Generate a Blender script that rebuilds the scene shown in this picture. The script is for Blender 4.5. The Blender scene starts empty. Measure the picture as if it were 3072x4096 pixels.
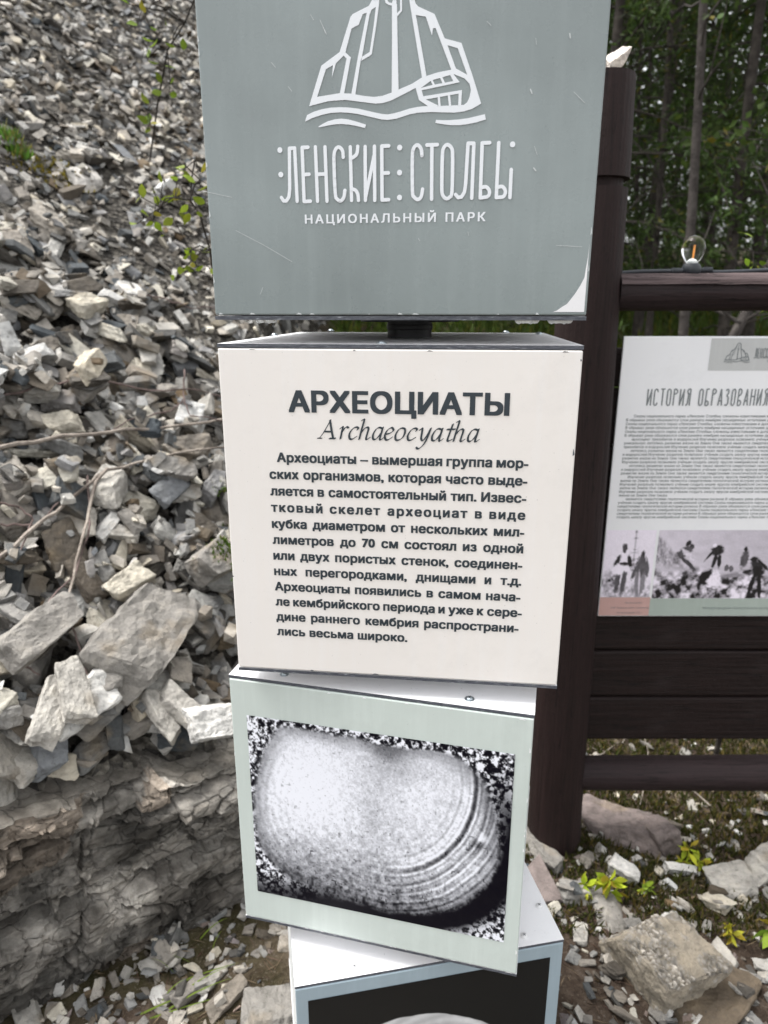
import bpy, bmesh, math, random
import numpy as np
from mathutils import Vector, Matrix, noise as mnoise
from mathutils.geometry import tessellate_polygon
R = math.radians
random.seed(7); rng = np.random.default_rng(7)
scene = bpy.context.scene
COL = scene.collection

# ------------------------------------------------------------------ camera, world, sun, exposure
GZ = 1.05                                    # ground lies this far under the zero of the measured heights
CAM = (-0.0348, -0.9685, 0.2731 + GZ); PITCH = 0.2855
cd = bpy.data.cameras.new('camera'); cam = bpy.data.objects.new('camera', cd); COL.objects.link(cam)
cam.location = CAM; cam.rotation_euler = (math.pi/2 - PITCH, 0, 0)
cd.sensor_fit = 'VERTICAL'; cd.sensor_height = 24; cd.sensor_width = 18; cd.lens = 24*2764.3/4096
cd.clip_start = 0.02; cd.clip_end = 2000
cd.dof.use_dof = True; cd.dof.focus_distance = 0.80; cd.dof.aperture_fstop = 4.2
scene.camera = cam
SUN_EL, SUN_AZ = R(64), R(-75)               # azimuth measured from +y towards +x
w = bpy.data.worlds.new('World'); scene.world = w; w.use_nodes = True
nt = w.node_tree; bg = nt.nodes['Background']
sky = nt.nodes.new('ShaderNodeTexSky'); sky.sky_type = 'NISHITA'; sky.sun_disc = False
sky.sun_elevation = SUN_EL; sky.sun_rotation = SUN_AZ; sky.dust_density = 3.0; sky.air_density = 1.0
hs = nt.nodes.new('ShaderNodeHueSaturation'); hs.inputs['Saturation'].default_value = 0.10
nt.links.new(sky.outputs[0], hs.inputs['Color']); nt.links.new(hs.outputs[0], bg.inputs[0])
bg.inputs[1].default_value = 0.13
sl = bpy.data.lights.new('sun', 'SUN'); sl.energy = 1.5; sl.angle = R(30); sl.color = (1, .97, .93)
so = bpy.data.objects.new('sun', sl); COL.objects.link(so)
sd = Vector((math.sin(SUN_AZ)*math.cos(SUN_EL), math.cos(SUN_AZ)*math.cos(SUN_EL), math.sin(SUN_EL)))
so.rotation_euler = sd.to_track_quat('Z', 'Y').to_euler()
vs = scene.view_settings; vs.view_transform = 'Standard'; vs.look = 'None'; vs.gamma = 1; vs.exposure = 1.85

# ------------------------------------------------------------------ small helpers
def ray(px, py):
    u = (px-1536)/2764.3; v = (py-2048)/2764.3; c, s = math.cos(PITCH), math.sin(PITCH)
    return Vector((u, c - v*s, -s - v*c))
def at_y(px, py, y):                          # the point of a sight line at world depth y
    d = ray(px, py); t = (y - CAM[1])/d.y; return Vector(CAM) + d*t
def mesh_np(name, V, F, mat=None, parent=None, cols=None, smooth=False):
    V = np.asarray(V, np.float32).reshape(-1, 3); F = np.asarray(F, np.int32)
    me = bpy.data.meshes.new(name); n, k = F.shape
    me.vertices.add(len(V)); me.vertices.foreach_set('co', V.ravel())
    me.loops.add(n*k); me.loops.foreach_set('vertex_index', F.ravel())
    me.polygons.add(n); me.polygons.foreach_set('loop_start', np.arange(0, n*k, k, dtype=np.int32))
    me.polygons.foreach_set('use_smooth', np.full(n, smooth))
    if cols is not None:
        a = me.attributes.new('tint', 'FLOAT_COLOR', 'POINT')
        c = np.ones((len(V), 4), np.float32); c[:, :3] = cols; a.data.foreach_set('color', c.ravel())
    me.update(calc_edges=True); me.validate()
    o = bpy.data.objects.new(name, me); COL.objects.link(o)
    if mat: me.materials.append(mat)
    if parent: o.parent = parent
    return o
class MB:
    """collects shapes of any polygon size for ONE mesh"""
    def __init__(s): s.v = []; s.f = []; s.m = []; s.mi = 0
    def add(s, vs, fs):
        b = len(s.v); s.v += [tuple(p) for p in vs]; s.f += [[i+b for i in f] for f in fs]; s.m += [s.mi]*len(fs)
    def box(s, x0, x1, y0, y1, z0, z1, M=None):
        vs = [Vector((x, y, z)) for x in (x0, x1) for y in (y0, y1) for z in (z0, z1)]
        if M: vs = [M @ p for p in vs]
        s.add(vs, [(0, 1, 3, 2), (4, 6, 7, 5), (0, 4, 5, 1), (2, 3, 7, 6), (0, 2, 6, 4), (1, 5, 7, 3)])
    def tube(s, pts, rad, n=8, cap=True):
        pts = [Vector(p) for p in pts]; rings = []; up = None
        if not isinstance(rad, (list, tuple)): rad = [rad]*len(pts)
        for i, p in enumerate(pts):
            t = (pts[min(i+1, len(pts)-1)] - pts[max(i-1, 0)])
            t = t.normalized() if t.length > 1e-9 else Vector((0, 0, 1))
            if up is None: up = t.orthogonal().normalized()
            up = (up - t*up.dot(t)); up = up.normalized() if up.length > 1e-6 else t.orthogonal().normalized()
            b = t.cross(up)
            rings.append([p + (up*math.cos(a) + b*math.sin(a))*rad[i] for a in [2*math.pi*k/n for k in range(n)]])
        vs = [q for r in rings for q in r]; fs = []
        for i in range(len(pts)-1):
            for k in range(n): fs.append((i*n+k, i*n+(k+1) % n, (i+1)*n+(k+1) % n, (i+1)*n+k))
        if cap: fs += [tuple(range(n-1, -1, -1)), tuple((len(pts)-1)*n+k for k in range(n))]
        s.add(vs, fs)
    def lathe(s, prof, c=(0, 0, 0), n=16, M=None):
        c = Vector(c); vs = []; fs = []
        for r, z in prof:
            for k in range(n):
                p = Vector((r*math.cos(2*math.pi*k/n), r*math.sin(2*math.pi*k/n), z)); p = M @ p if M else p
                vs.append(p + c)
        for i in range(len(prof)-1):
            for k in range(n): fs.append((i*n+k, i*n+(k+1) % n, (i+1)*n+(k+1) % n, (i+1)*n+k))
        fs += [tuple(range(n-1, -1, -1)), tuple((len(prof)-1)*n+k for k in range(n))]
        s.add(vs, fs)
    def build(s, name, mats, parent=None, smooth=False, bevel=0):
        me = bpy.data.meshes.new(name); me.from_pydata(s.v, [], s.f)
        for m in (mats if isinstance(mats, (list, tuple)) else [mats]): me.materials.append(m)
        me.polygons.foreach_set('material_index', s.m)
        me.polygons.foreach_set('use_smooth', [smooth]*len(s.f)); me.update()
        if smooth: me.set_sharp_from_angle(angle=R(40))
        o = bpy.data.objects.new(name, me); COL.objects.link(o)
        if parent: o.parent = parent
        if bevel:
            b = o.modifiers.new('bevel', 'BEVEL'); b.width = bevel; b.segments = 2; b.limit_method = 'ANGLE'
        return o
def tag(o, label=None, cat=None, group=None, kind=None):
    for k, v in (('label', label), ('category', cat), ('group', group), ('kind', kind)):
        if v: o[k] = v
    return o
def empty(name, loc, rz=0):
    o = bpy.data.objects.new(name, None); COL.objects.link(o); o.location = loc; o.rotation_euler = (0, 0, rz); o.empty_display_size = .05
    return o

# ------------------------------------------------------------------ noise in numpy
def vnoise(P, seed=0):
    P = np.asarray(P, float); i = np.floor(P).astype(np.int64); f = P - i; f = f*f*(3-2*f)
    def h(dx, dy, dz):
        n = ((i[..., 0]+dx)*374761393 + (i[..., 1]+dy)*668265263 + (i[..., 2]+dz)*2147483647 + seed*974711) & 0xffffffff
        n = ((n ^ (n >> 13))*1274126177) & 0xffffffff; n = (n ^ (n >> 16)) & 0xffffffff
        return n/4294967295.0
    x, y, z = f[..., 0], f[..., 1], f[..., 2]
    a = h(0,0,0)*(1-x)+h(1,0,0)*x; b = h(0,1,0)*(1-x)+h(1,1,0)*x; c = h(0,0,1)*(1-x)+h(1,0,1)*x; d = h(0,1,1)*(1-x)+h(1,1,1)*x
    return (a*(1-y)+b*y)*(1-z) + (c*(1-y)+d*y)*z
def fbm(P, o=4, seed=0):
    P = np.asarray(P, float); s = 0; a = .5
    for k in range(o): s = s + a*(vnoise(P*2**k, seed+k*17)-.5)*2; a *= .5
    return s
def p2(x, y, z=0): return np.stack([x, y, np.zeros_like(x)+z], -1)

# ------------------------------------------------------------------ materials
def mat(name, col=(.5, .5, .5), rough=.6, metal=0, spec=.5, coat=0):
    m = bpy.data.materials.new(name); m.use_nodes = True; b = m.node_tree.nodes['Principled BSDF']
    b.inputs['Base Color'].default_value = (*col, 1); b.inputs['Roughness'].default_value = rough
    b.inputs['Metallic'].default_value = metal; b.inputs['Specular IOR Level'].default_value = spec
    b.inputs['Coat Weight'].default_value = coat
    return m
class N:
    def __init__(s, m): s.m = m; s.t = m.node_tree; s.b = s.t.nodes['Principled BSDF']
    def new(s, ty, **k):
        n = s.t.nodes.new(ty)
        for a, v in k.items():
            if a.startswith('_'): setattr(n, a[1:], v)
            else: n.inputs[a.replace('9', ' ')].default_value = v
        return n
    def lk(s, a, b): s.t.links.new(a, b)
    def noise(s, vec, scale, detail=4, rough=.55):
        n = s.new('ShaderNodeTexNoise'); n.inputs['Scale'].default_value = scale; n.inputs['Detail'].default_value = detail
        n.inputs['Roughness'].default_value = rough
        if vec: s.lk(vec, n.inputs['Vector'])
        return n.outputs['Fac']
    def ramp(s, fac, stops):
        r = s.new('ShaderNodeValToRGB'); e = r.color_ramp.elements
        while len(e) < len(stops): e.new(.5)
        for q, (p, c) in zip(e, stops): q.position = p; q.color = (*c, 1) if len(c) == 3 else c
        s.lk(fac, r.inputs[0]); return r.outputs[0]
    def mix(s, fac, a, b, mode='MIX'):
        n = s.new('ShaderNodeMix', _data_type='RGBA', _blend_type=mode)
        for inp, v in ((n.inputs[0], fac), (n.inputs[6], a), (n.inputs[7], b)):
            if hasattr(v, 'is_linked'): s.lk(v, inp)
            elif isinstance(v, tuple): inp.default_value = (*v, 1)
            else: inp.default_value = v
        return n.outputs[2]
    def bump(s, hgt, st, dist, prev=None):
        n = s.new('ShaderNodeBump'); n.inputs['Strength'].default_value = st; n.inputs['Distance'].default_value = dist
        s.lk(hgt, n.inputs['Height'])
        if prev: s.lk(prev, n.inputs['Normal'])
        return n.outputs[0]
    def pos(s): return s.new('ShaderNodeNewGeometry').outputs['Position']
    def attr(s, name='tint'): return s.new('ShaderNodeAttribute', _attribute_name=name).outputs['Color']

def rock_material(name, stain=(.30, .22, .13), dark=.62):
    m = mat(name, rough=.88, spec=.25); n = N(m); P = n.pos()
    base = n.mix(1.0, n.attr(), n.new('ShaderNodeObjectInfo').outputs['Color'], 'MULTIPLY')
    f1 = n.noise(P, 22, 6, .65); f2 = n.noise(P, 95, 5, .7); f3 = n.noise(P, 9, 3)
    v = n.ramp(f1, [(.28, (dark, dark, dark*.98)), (.5, (1, 1, 1)), (.72, (1.35, 1.33, 1.28))])
    c = n.mix(1.0, base, v, 'MULTIPLY')
    c = n.mix(n.ramp(f3, [(.58, (0, 0, 0)), (.72, (.55, .55, .55))]), c, stain)
    c = n.mix(n.ramp(f2, [(.58, (0, 0, 0)), (.70, (.6, .6, .6))]), c, (.055, .05, .045))
    n.lk(c, n.b.inputs['Base Color'])
    b1 = n.bump(f1, .7, .014); b2 = n.bump(f2, .7, .005, b1); n.lk(b2, n.b.inputs['Normal'])
    return m
M_rock = rock_material('limestone', stain=(.20, .155, .10), dark=.55)
def ledge_material():
    m = mat('bedrock', rough=.9, spec=.2); n = N(m); P = n.pos()
    mp = n.new('ShaderNodeMapping'); mp.inputs['Scale'].default_value = (9, 9, 70); mp.inputs['Rotation'].default_value = (.05, -.16, 0); n.lk(P, mp.inputs[0])
    bed = n.noise(mp.outputs[0], 1.2, 6, .7); f1 = n.noise(P, 26, 7, .72); f2 = n.noise(P, 140, 5, .75); f3 = n.noise(P, 6, 4, .6)
    wp = n.new('ShaderNodeMapping'); wp.inputs['Scale'].default_value = (1, 1, 1.7); n.lk(P, wp.inputs[0])
    vo = n.new('ShaderNodeTexVoronoi', _feature='DISTANCE_TO_EDGE'); vo.inputs['Scale'].default_value = 15; 
    ad = n.new('ShaderNodeVectorMath', _operation='MULTIPLY_ADD'); nc = n.new('ShaderNodeTexNoise'); nc.inputs['Scale'].default_value = 22; n.lk(P, nc.inputs['Vector'])
    n.lk(nc.outputs['Color'], ad.inputs[0]); ad.inputs[1].default_value = (.05, .05, .05); n.lk(wp.outputs[0], ad.inputs[2]); n.lk(ad.outputs[0], vo.inputs['Vector'])
    c = n.mix(1.0, n.attr(), n.ramp(f1, [(.30, (.45, .44, .43)), (.5, (.95, .95, .94)), (.70, (1.45, 1.43, 1.4))]), 'MULTIPLY')
    c = n.mix(1.0, c, n.ramp(bed, [(.35, (.62, .6, .58)), (.6, (1.12, 1.12, 1.12))]), 'MULTIPLY')
    c = n.mix(n.ramp(f3, [(.52, (0, 0, 0)), (.66, (.5, .5, .5))]), c, (.05, .042, .035))
    c = n.mix(n.ramp(f2, [(.60, (0, 0, 0)), (.70, (.55, .55, .55))]), c, (.035, .032, .03))
    cr = n.ramp(vo.outputs['Distance'], [(.0, (0, 0, 0)), (.035, (1, 1, 1))]); n.lk(c, n.b.inputs['Base Color'])
    b1 = n.bump(bed, .6, .006); b2 = n.bump(cr, .8, .006, b1); b3 = n.bump(f1, .5, .008, b2); n.lk(n.bump(f2, .8, .004, b3), n.b.inputs['Normal']); return m
M_ledge = ledge_material()

def leaf_material(name):
    m = mat(name, rough=.6, spec=.2); n = N(m); n.lk(n.attr(), n.b.inputs['Base Color'])
    tr = n.new('ShaderNodeBsdfTranslucent'); n.lk(n.attr(), tr.inputs['Color'])
    mx = n.new('ShaderNodeMixShader'); mx.inputs[0].default_value = .35
    n.lk(n.b.outputs[0], mx.inputs[1]); n.lk(tr.outputs[0], mx.inputs[2])
    n.lk(mx.outputs[0], n.t.nodes['Material Output'].inputs[0]); return m
M_leaf = leaf_material('leaf')
def bark_material(name, a, b):
    m = mat(name, rough=.9, spec=.2); n = N(m); P = n.pos(); f = n.noise(P, 14, 5, .7); g = n.noise(P, 60, 4)
    n.lk(n.ramp(f, [(.35, a), (.65, b)]), n.b.inputs['Base Color']); n.lk(n.bump(g, .7, .01), n.b.inputs['Normal']); return m
M_bark = bark_material('dark_bark', (.018, .015, .013), (.06, .052, .045))
M_bark_grey = bark_material('grey_bark', (.028, .024, .022), (.078, .069, .063))
M_twig = bark_material('twig', (.06, .045, .04), (.17, .125, .115))
M_deadwood = bark_material('dead_wood', (.12, .10, .085), (.32, .28, .24))

def wood_material(name, a, b, rough=.62, up=False):
    m = mat(name, rough=rough, spec=.22); n = N(m); tc = n.new('ShaderNodeTexCoord').outputs['Object']
    mp = n.new('ShaderNodeMapping'); mp.inputs['Scale'].default_value = (3, 3, 40); n.lk(tc, mp.inputs[0])
    mp2 = n.new('ShaderNodeMapping'); mp2.inputs['Scale'].default_value = (30, 30, 1) if up else (1, 30, 30); n.lk(tc, mp2.inputs[0])
    f = n.noise(mp2.outputs[0], 4, 5, .65); g = n.noise(tc, 7, 4)
    c = n.mix(n.ramp(f, [(.3, (0, 0, 0)), (.7, (1, 1, 1))]), a, b)
    c = n.mix(n.ramp(g, [(.6, (0, 0, 0)), (.8, (.22, .22, .22))]), c, (.05, .04, .04))
    g2 = n.noise(mp2.outputs[0], 2.2, 3, .5); c = n.mix(n.ramp(g2, [(.485, (0, 0, 0)), (.50, (.85, .85, .85)), (.515, (0, 0, 0))]), c, (.003, .002, .002))
    k = n.noise(tc, 55, 4, .7); c = n.mix(n.ramp(k, [(.60, (0, 0, 0)), (.70, (.5, .5, .5))]), c, (.004, .003, .003))
    n.lk(c, n.b.inputs['Base Color']); n.lk(n.bump(k, .5, .003, n.bump(f, .7, .004)), n.b.inputs['Normal']); return m
M_wood = wood_material('stained_wood', (.0095, .0055, .0050), (.018, .0102, .0095))
M_post = wood_material('stained_post_wood', (.0125, .0068, .0062), (.024, .0132, .0125), .68, True)
M_rail = wood_material('rail_wood', (.016, .0098, .0102), (.029, .018, .019), .6)
M_wood_worn = wood_material('worn_wood', (.035, .024, .024), (.12, .09, .09), .8)

def film_material(name, col, rough=.34, var=.05, grain=True):
    m = mat(name, col, rough, spec=.5); n = N(m); tc = n.new('ShaderNodeTexCoord').outputs['Object']
    f = n.noise(tc, 6, 3); g = n.noise(tc, 260, 3, .7); h = n.noise(tc, 30, 5, .6)
    c = n.ramp(f, [(.3, tuple(x*(1-var) for x in col)), (.7, tuple(min(1, x*(1+var)) for x in col))])
    c = n.mix(n.ramp(h, [(.6, (0, 0, 0)), (.8, (.10, .10, .10))]), c, tuple(min(1, x*1.35+.03) for x in col))
    ms = n.new('ShaderNodeMapping'); ms.inputs['Scale'].default_value = (38, 38, 2.2); n.lk(tc, ms.inputs[0]); sr = n.noise(ms.outputs[0], 1.6, 5, .7)
    c = n.mix(n.ramp(sr, [(.48, (0, 0, 0)), (.74, (.26, .26, .26))]), c, tuple(min(.82, x*1.2+.05) for x in col))
    dk = n.noise(tc, 12, 6, .72); c = n.mix(n.ramp(dk, [(.52, (0, 0, 0)), (.78, (.17, .17, .17))]), c, tuple(x*.55 for x in col))
    sp = n.noise(tc, 330, 2, .5); c = n.mix(n.ramp(sp, [(.70, (0, 0, 0)), (.76, (.45, .45, .45))]), c, tuple(x*.45 for x in col))
    n.lk(c, n.b.inputs['Base Color'])
    if grain: n.lk(n.bump(g, .12, .0006, n.bump(f, .15, .002)), n.b.inputs['Normal'])
    n.lk(n.ramp(h, [(.3, (rough*.85,)*3), (.7, (rough*1.25,)*3)]), n.b.inputs['Roughness'])
    return m
M_grey = film_material('slate_grey_film', (.225, .262, .262), .27, .15)
M_cream = film_material('cream_film', (.80, .765, .725), .42, .02)
M_sage = film_material('sage_film', (.535, .595, .56), .36, .03)
M_steelblue = film_material('blue_grey_film', (.30, .375, .42), .36, .05)
M_white = film_material('white_sheet', (.80, .80, .81), .38, .02)
M_side = film_material('side_sheet', (.62, .64, .64), .38, .02)
def plate_edge():
    m = mat('plate_edge', (.1, .1, .11), .5); n = N(m); tc = n.new('ShaderNodeTexCoord').outputs['Object']
    mp = n.new('ShaderNodeMapping'); mp.inputs['Scale'].default_value = (60, 60, 500); n.lk(tc, mp.inputs[0])
    f = n.noise(mp.outputs[0], 1.5, 4, .7)
    n.lk(n.ramp(f, [(.45, (.055, .06, .075)), (.62, (.13, .14, .16)), (.72, (.5, .52, .55))]), n.b.inputs['Base Color']); return m
M_edge = plate_edge()
M_print_white = mat('white_lettering', (.76, .79, .82), .4)
M_print_dark = mat('dark_lettering', (.028, .040, .050), .45)
M_print_grey = mat('grey_lettering', (.19, .21, .215), .5)
M_black = mat('black_print', (.006, .0075, .0085), .35)
M_steel = mat('zinc_steel', (.42, .47, .50), .32, 1)
M_slot = mat('screw_recess', (.10, .11, .12), .6)
M_whitescrew = mat('painted_screw', (.72, .72, .72), .4)
M_pole = mat('black_steel', (.012, .013, .016), .45)
M_sealant = mat('sealant', (.72, .75, .75), .45)
M_scratch = mat('scratch', (.55, .58, .58), .6)
M_rubber = mat('black_rubber', (.018, .022, .028), .5)
M_panelwhite = film_material('white_panel', (.82, .825, .84), .35, .015)
M_boxgrey = film_material('logo_box', (.50, .51, .505), .4, .02)
M_pink = film_material('pink_strip', (.52, .33, .30), .4, .02); M_greenstrip = film_material('green_strip', (.36, .415, .375), .4, .02)
M_print = mat('photo_print', (.5, .5, .5), .36, spec=.22); _n = N(M_print); _n.lk(_n.attr(), _n.b.inputs['Base Color'])
M_pic = mat('board_photo', (.5, .5, .5), .4); _n = N(M_pic); _n.lk(_n.attr(), _n.b.inputs['Base Color'])
M_glass = mat('bulb_glass', (1, 1, 1), .03); M_glass.node_tree.nodes['Principled BSDF'].inputs['Transmission Weight'].default_value = 1
M_glass.node_tree.nodes['Principled BSDF'].inputs['IOR'].default_value = 1.22
M_filament = mat('filament', (.8, .32, .06), .5)

def soil_material():
    m = mat('soil', rough=.95, spec=.15); n = N(m); P = n.pos()
    f = n.noise(P, 9, 6, .7); g = n.noise(P, 1.6, 4, .6); h = n.noise(P, 130, 4, .75)
    c = n.ramp(f, [(.3, (.020, .014, .010)), (.5, (.052, .037, .027)), (.68, (.12, .092, .070))])
    c = n.mix(n.ramp(g, [(.50, (0, 0, 0)), (.62, (.55, .55, .55))]), c, (.045, .046, .014))
    c = n.mix(n.ramp(h, [(.57, (0, 0, 0)), (.68, (.8, .8, .8))]), c, (.17, .145, .12))
    n.lk(c, n.b.inputs['Base Color']); n.lk(n.bump(h, .8, .008, n.bump(f, .8, .03)), n.b.inputs['Normal']); return m
M_soil = soil_material()
def scree_base_material():
    m = mat('scree_fines', rough=.95, spec=.15); n = N(m); P = n.pos(); f = n.noise(P, 30, 6, .75); g = n.noise(P, 3, 3)
    v = n.new('ShaderNodeTexVoronoi'); v.inputs['Scale'].default_value = 48; n.lk(P, v.inputs['Vector'])
    c = n.ramp(f, [(.35, (.02, .018, .016)), (.55, (.08, .074, .067)), (.72, (.20, .19, .17))])
    c = n.mix(1.0, c, n.ramp(v.outputs['Color'], [(.2, (.35, .35, .35)), (.8, (1.4, 1.38, 1.3))]), 'MULTIPLY')
    n.lk(c, n.b.inputs['Base Color']); n.lk(n.bump(v.outputs['Distance'], 1, .02), n.b.inputs['Normal']); return m
M_scree = scree_base_material()

# ------------------------------------------------------------------ terrain
FOOT = np.array([(-2.4, -1.3), (-1.6, -.55), (-.77, .118), (-.37, .425), (-.30, .60), (-.30, .9), (-.31, 1.4), (-.35, 2.0), (-.45, 3.2), (-.5, 5), (-.6, 8), (-.8, 14)])
def foot_x(y): return np.interp(y, FOOT[:, 1], FOOT[:, 0])
def ground_z(x, y):
    x = np.asarray(x, float); y = np.asarray(y, float)
    r = np.clip(y-.72, 0, None); z = .25*r*np.clip(r/1.2, 0, 1)
    z = np.where(y > 7, z - .17*(np.clip(y, 7, None)-7), z)
    return z + .035*fbm(p2(x*1.4, y*1.4), 3, 3)*np.clip((y+1.2)/1.5, .4, 1) + .10*fbm(p2(x*.5, y*.5), 2, 9)*np.clip((y-1)/3, 0, 1)
def plane_z(x, y): return GZ + .2731 - 1.94 - .648*(x-CAM[0]) + .51*(y-CAM[1])
def slope_z(x, y):
    g = ground_z(x, y); d = foot_x(y) - x
    led = np.interp(y, [.45, .62, .9, 1.6], [.32, .24, .16, .06])
    z = np.where(y < .45, plane_z(x, y), np.minimum(plane_z(x, y), g + led + 4.0*np.clip(d, 0, None)))
    return z + .05*fbm(p2(np.asarray(x)*1.1, np.asarray(y)*1.1), 3, 21)
def terrain_z(x, y): return np.where(foot_x(y) - x > -.01, slope_z(x, y), ground_z(x, y))
def grid_mesh(name, xs, ys, zf, m, keep=None):
    X, Y = np.meshgrid(xs, ys); Z = zf(X, Y); nx, ny = len(xs), len(ys)
    V = np.stack([X, Y, Z], -1).reshape(-1, 3)
    a = (np.arange(ny-1)[:, None]*nx + np.arange(nx-1)[None]).ravel()
    F = np.stack([a, a+1, a+1+nx, a+nx], -1)
    if keep is not None: k = keep(X, Y).ravel(); F = F[k[F].all(1)]
    return mesh_np(name, V, F, m, smooth=True)
xs = np.concatenate([np.linspace(-300, -8, 18), np.linspace(-7, -1.2, 50), np.linspace(-1.1, 2.6, 110), np.linspace(2.8, 9, 40), np.linspace(10, 300, 18)])
ys = np.concatenate([np.linspace(-300, -6, 14), np.linspace(-5, -.7, 30), np.linspace(-.6, 3, 110), np.linspace(3.1, 12, 70), np.linspace(13, 400, 24)])
tag(grid_mesh('ground', xs, ys, ground_z, M_soil), kind='structure')
tag(grid_mesh('hillside', np.linspace(-9, 0, 190), np.linspace(-2, 10, 220), slope_z, M_scree, lambda X, Y: foot_x(Y)-X > .0), kind='structure')

# ------------------------------------------------------------------ rocks: templates, dropping, building
def rock_template(seed, flat):
    r = random.Random(seed); pts = []
    d = (1.0, r.uniform(.5, .88), r.uniform(.24, .42) if flat else r.uniform(.42, .65))
    sh = (r.uniform(-.25, .25), r.uniform(-.25, .25))
    for sx in (-1, 1):
        for sy in (-1, 1):
            for sz in (-1, 1):
                j = [r.uniform(-.24, .12) for _ in range(3)]
                p = Vector((sx*(.5+j[0]*.9), sy*(.5+j[1]*.9), sz*(.5+j[2]*.35)))
                if r.random() < .5:
                    for ax in range(3):
                        q = p.copy(); q[ax] *= r.uniform(.45, .8); pts.append(q)
                else: pts.append(p)
    pts = [Vector(((p.x+sh[0]*p.z)*d[0], (p.y+sh[1]*p.z)*d[1], p.z*d[2])) for p in pts]
    bm = bmesh.new(); [bm.verts.new(p) for p in pts]
    g = bmesh.ops.convex_hull(bm, input=bm.verts)
    bmesh.ops.delete(bm, geom=[e for e in g['geom_interior'] if isinstance(e, bmesh.types.BMVert)], context='VERTS')
    bmesh.ops.recalc_face_normals(bm, faces=bm.faces)
    planes = np.array([[*f.normal, f.normal.dot(f.verts[0].co)] for f in bm.faces])
    bm.verts.index_update()
    V = np.array([v.co[:] for v in bm.verts]); F = np.array([[v.index for v in f.verts] for f in bm.faces])
    hb = bm.copy()
    bmesh.ops.dissolve_limit(hb, angle_limit=R(6), verts=hb.verts, edges=hb.edges)
    bmesh.ops.bevel(hb, geom=list(hb.edges), offset=.02, segments=1, affect='EDGES', profile=.6, clamp_overlap=True)
    bmesh.ops.triangulate(hb, faces=hb.faces)
    for it in range(4):
        long = [e for e in hb.edges if e.calc_length() > .085]
        if long: bmesh.ops.subdivide_edges(hb, edges=long, cuts=1); bmesh.ops.triangulate(hb, faces=[f for f in hb.faces if len(f.verts) > 3])
    hb.normal_update(); off = Vector((seed*3.7, seed*1.3, 0))
    for v in hb.verts:
        q = v.co + off; lay = math.sin(v.co.z*34 + mnoise.noise(q*2)*3)*.006
        v.co += v.normal*(mnoise.noise(q*3.2)*.034 + mnoise.noise(q*8)*.026 + mnoise.noise(q*19)*.014 + lay*1.3)
    me = bpy.data.meshes.new('rock'); hb.to_mesh(me)
    a = me.attributes.new('tint', 'FLOAT_COLOR', 'POINT'); a.data.foreach_set('color', [1.0]*(4*len(me.vertices)))
    me.materials.append(M_rock); hb.free(); bm.free()
    return dict(planes=planes, V=V, F=F, me=me)
TPL = [rock_template(s, s % 3 > 0) for s in range(26)]
GC = .012; GX0, GX1, GY0, GY1 = -5.2, 2.4, -.9, 7.2
gx = np.arange(GX0, GX1, GC); gy = np.arange(GY0, GY1, GC)
HX, HY = np.meshgrid(gx, gy)
H = terrain_z(HX, HY)
H = np.where((foot_x(HY)-HX <= -.01) & (foot_x(HY)-HX > -.05) & (HY < .5) & (HY > -1), slope_z(HX, HY), H)
def drop(ti, x, y, size, Rm, pct=62):
    """rests a rock on whatever lies at (x, y); returns its centre height"""
    S = np.array(size)/np.array([1, 1, 1]); pl = TPL[ti]['planes']; A = np.array(Rm)
    n = (pl[:, :3]/S) @ A.T; dd = pl[:, 3]; ln = np.linalg.norm(n, axis=1); n = n/ln[:, None]; dd = dd/ln
    r = .62*max(size); i0, i1 = int((x-r-GX0)/GC), int((x+r-GX0)/GC)+2; j0, j1 = int((y-r-GY0)/GC), int((y+r-GY0)/GC)+2
    i0, j0 = max(i0, 0), max(j0, 0); h = H[j0:j1, i0:i1]
    if h.size == 0: return float(terrain_z(x, y))
    gxx = HX[j0:j1, i0:i1]-x; gyy = HY[j0:j1, i0:i1]-y
    top = np.full(h.shape, 9.); bot = np.full(h.shape, -9.)
    for (a, b, c), d in zip(n, dd):
        if abs(c) < 1e-3: continue
        zz = (d - a*gxx - b*gyy)/c
        if c > 0: top = np.minimum(top, zz)
        else: bot = np.maximum(bot, zz)
    ins = top > bot
    if not ins.any():
        jj, ii = h.shape[0]//2, h.shape[1]//2; return float(h[jj, ii])
    off = np.percentile((h-bot)[ins], pct)
    h[ins] = np.maximum(h[ins], (top+off)[ins])
    return float(off)
def tilt(x, y, zf, amount, rz, lean=0):
    e = .04; nx = (zf(x-e, y)-zf(x+e, y))/(2*e); ny = (zf(x, y-e)-zf(x, y+e))/(2*e)
    nrm = Vector((float(nx)*.9, float(ny)*.9, 1)).normalized() + Vector((random.gauss(0, amount), random.gauss(0, amount), 0))
    nrm.normalize(); q = nrm.to_track_quat('Z', 'Y').to_matrix()
    return q @ Matrix.Rotation(rz, 3, 'Z')
PAL = {'grey': (.19, .179, .163), 'pale grey': (.32, .304, .276), 'cream': (.39, .36, .30), 'dark grey': (.07, .067, .062),
       'blue grey': (.195, .192, .190), 'brown': (.115, .090, .064), 'white': (.46, .45, .43), 'pinkish': (.165, .136, .127)}
def pick(ws):
    ks = list(ws); c = random.choices(ks, [ws[k] for k in ks])[0]
    f = random.uniform(.82, 1.15); b = PAL[c]; j = random.uniform(-.012, .012)
    return c, (b[0]*f+j, b[1]*f, b[2]*f-j)
ROCKS = []       # every rock: dict
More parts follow.
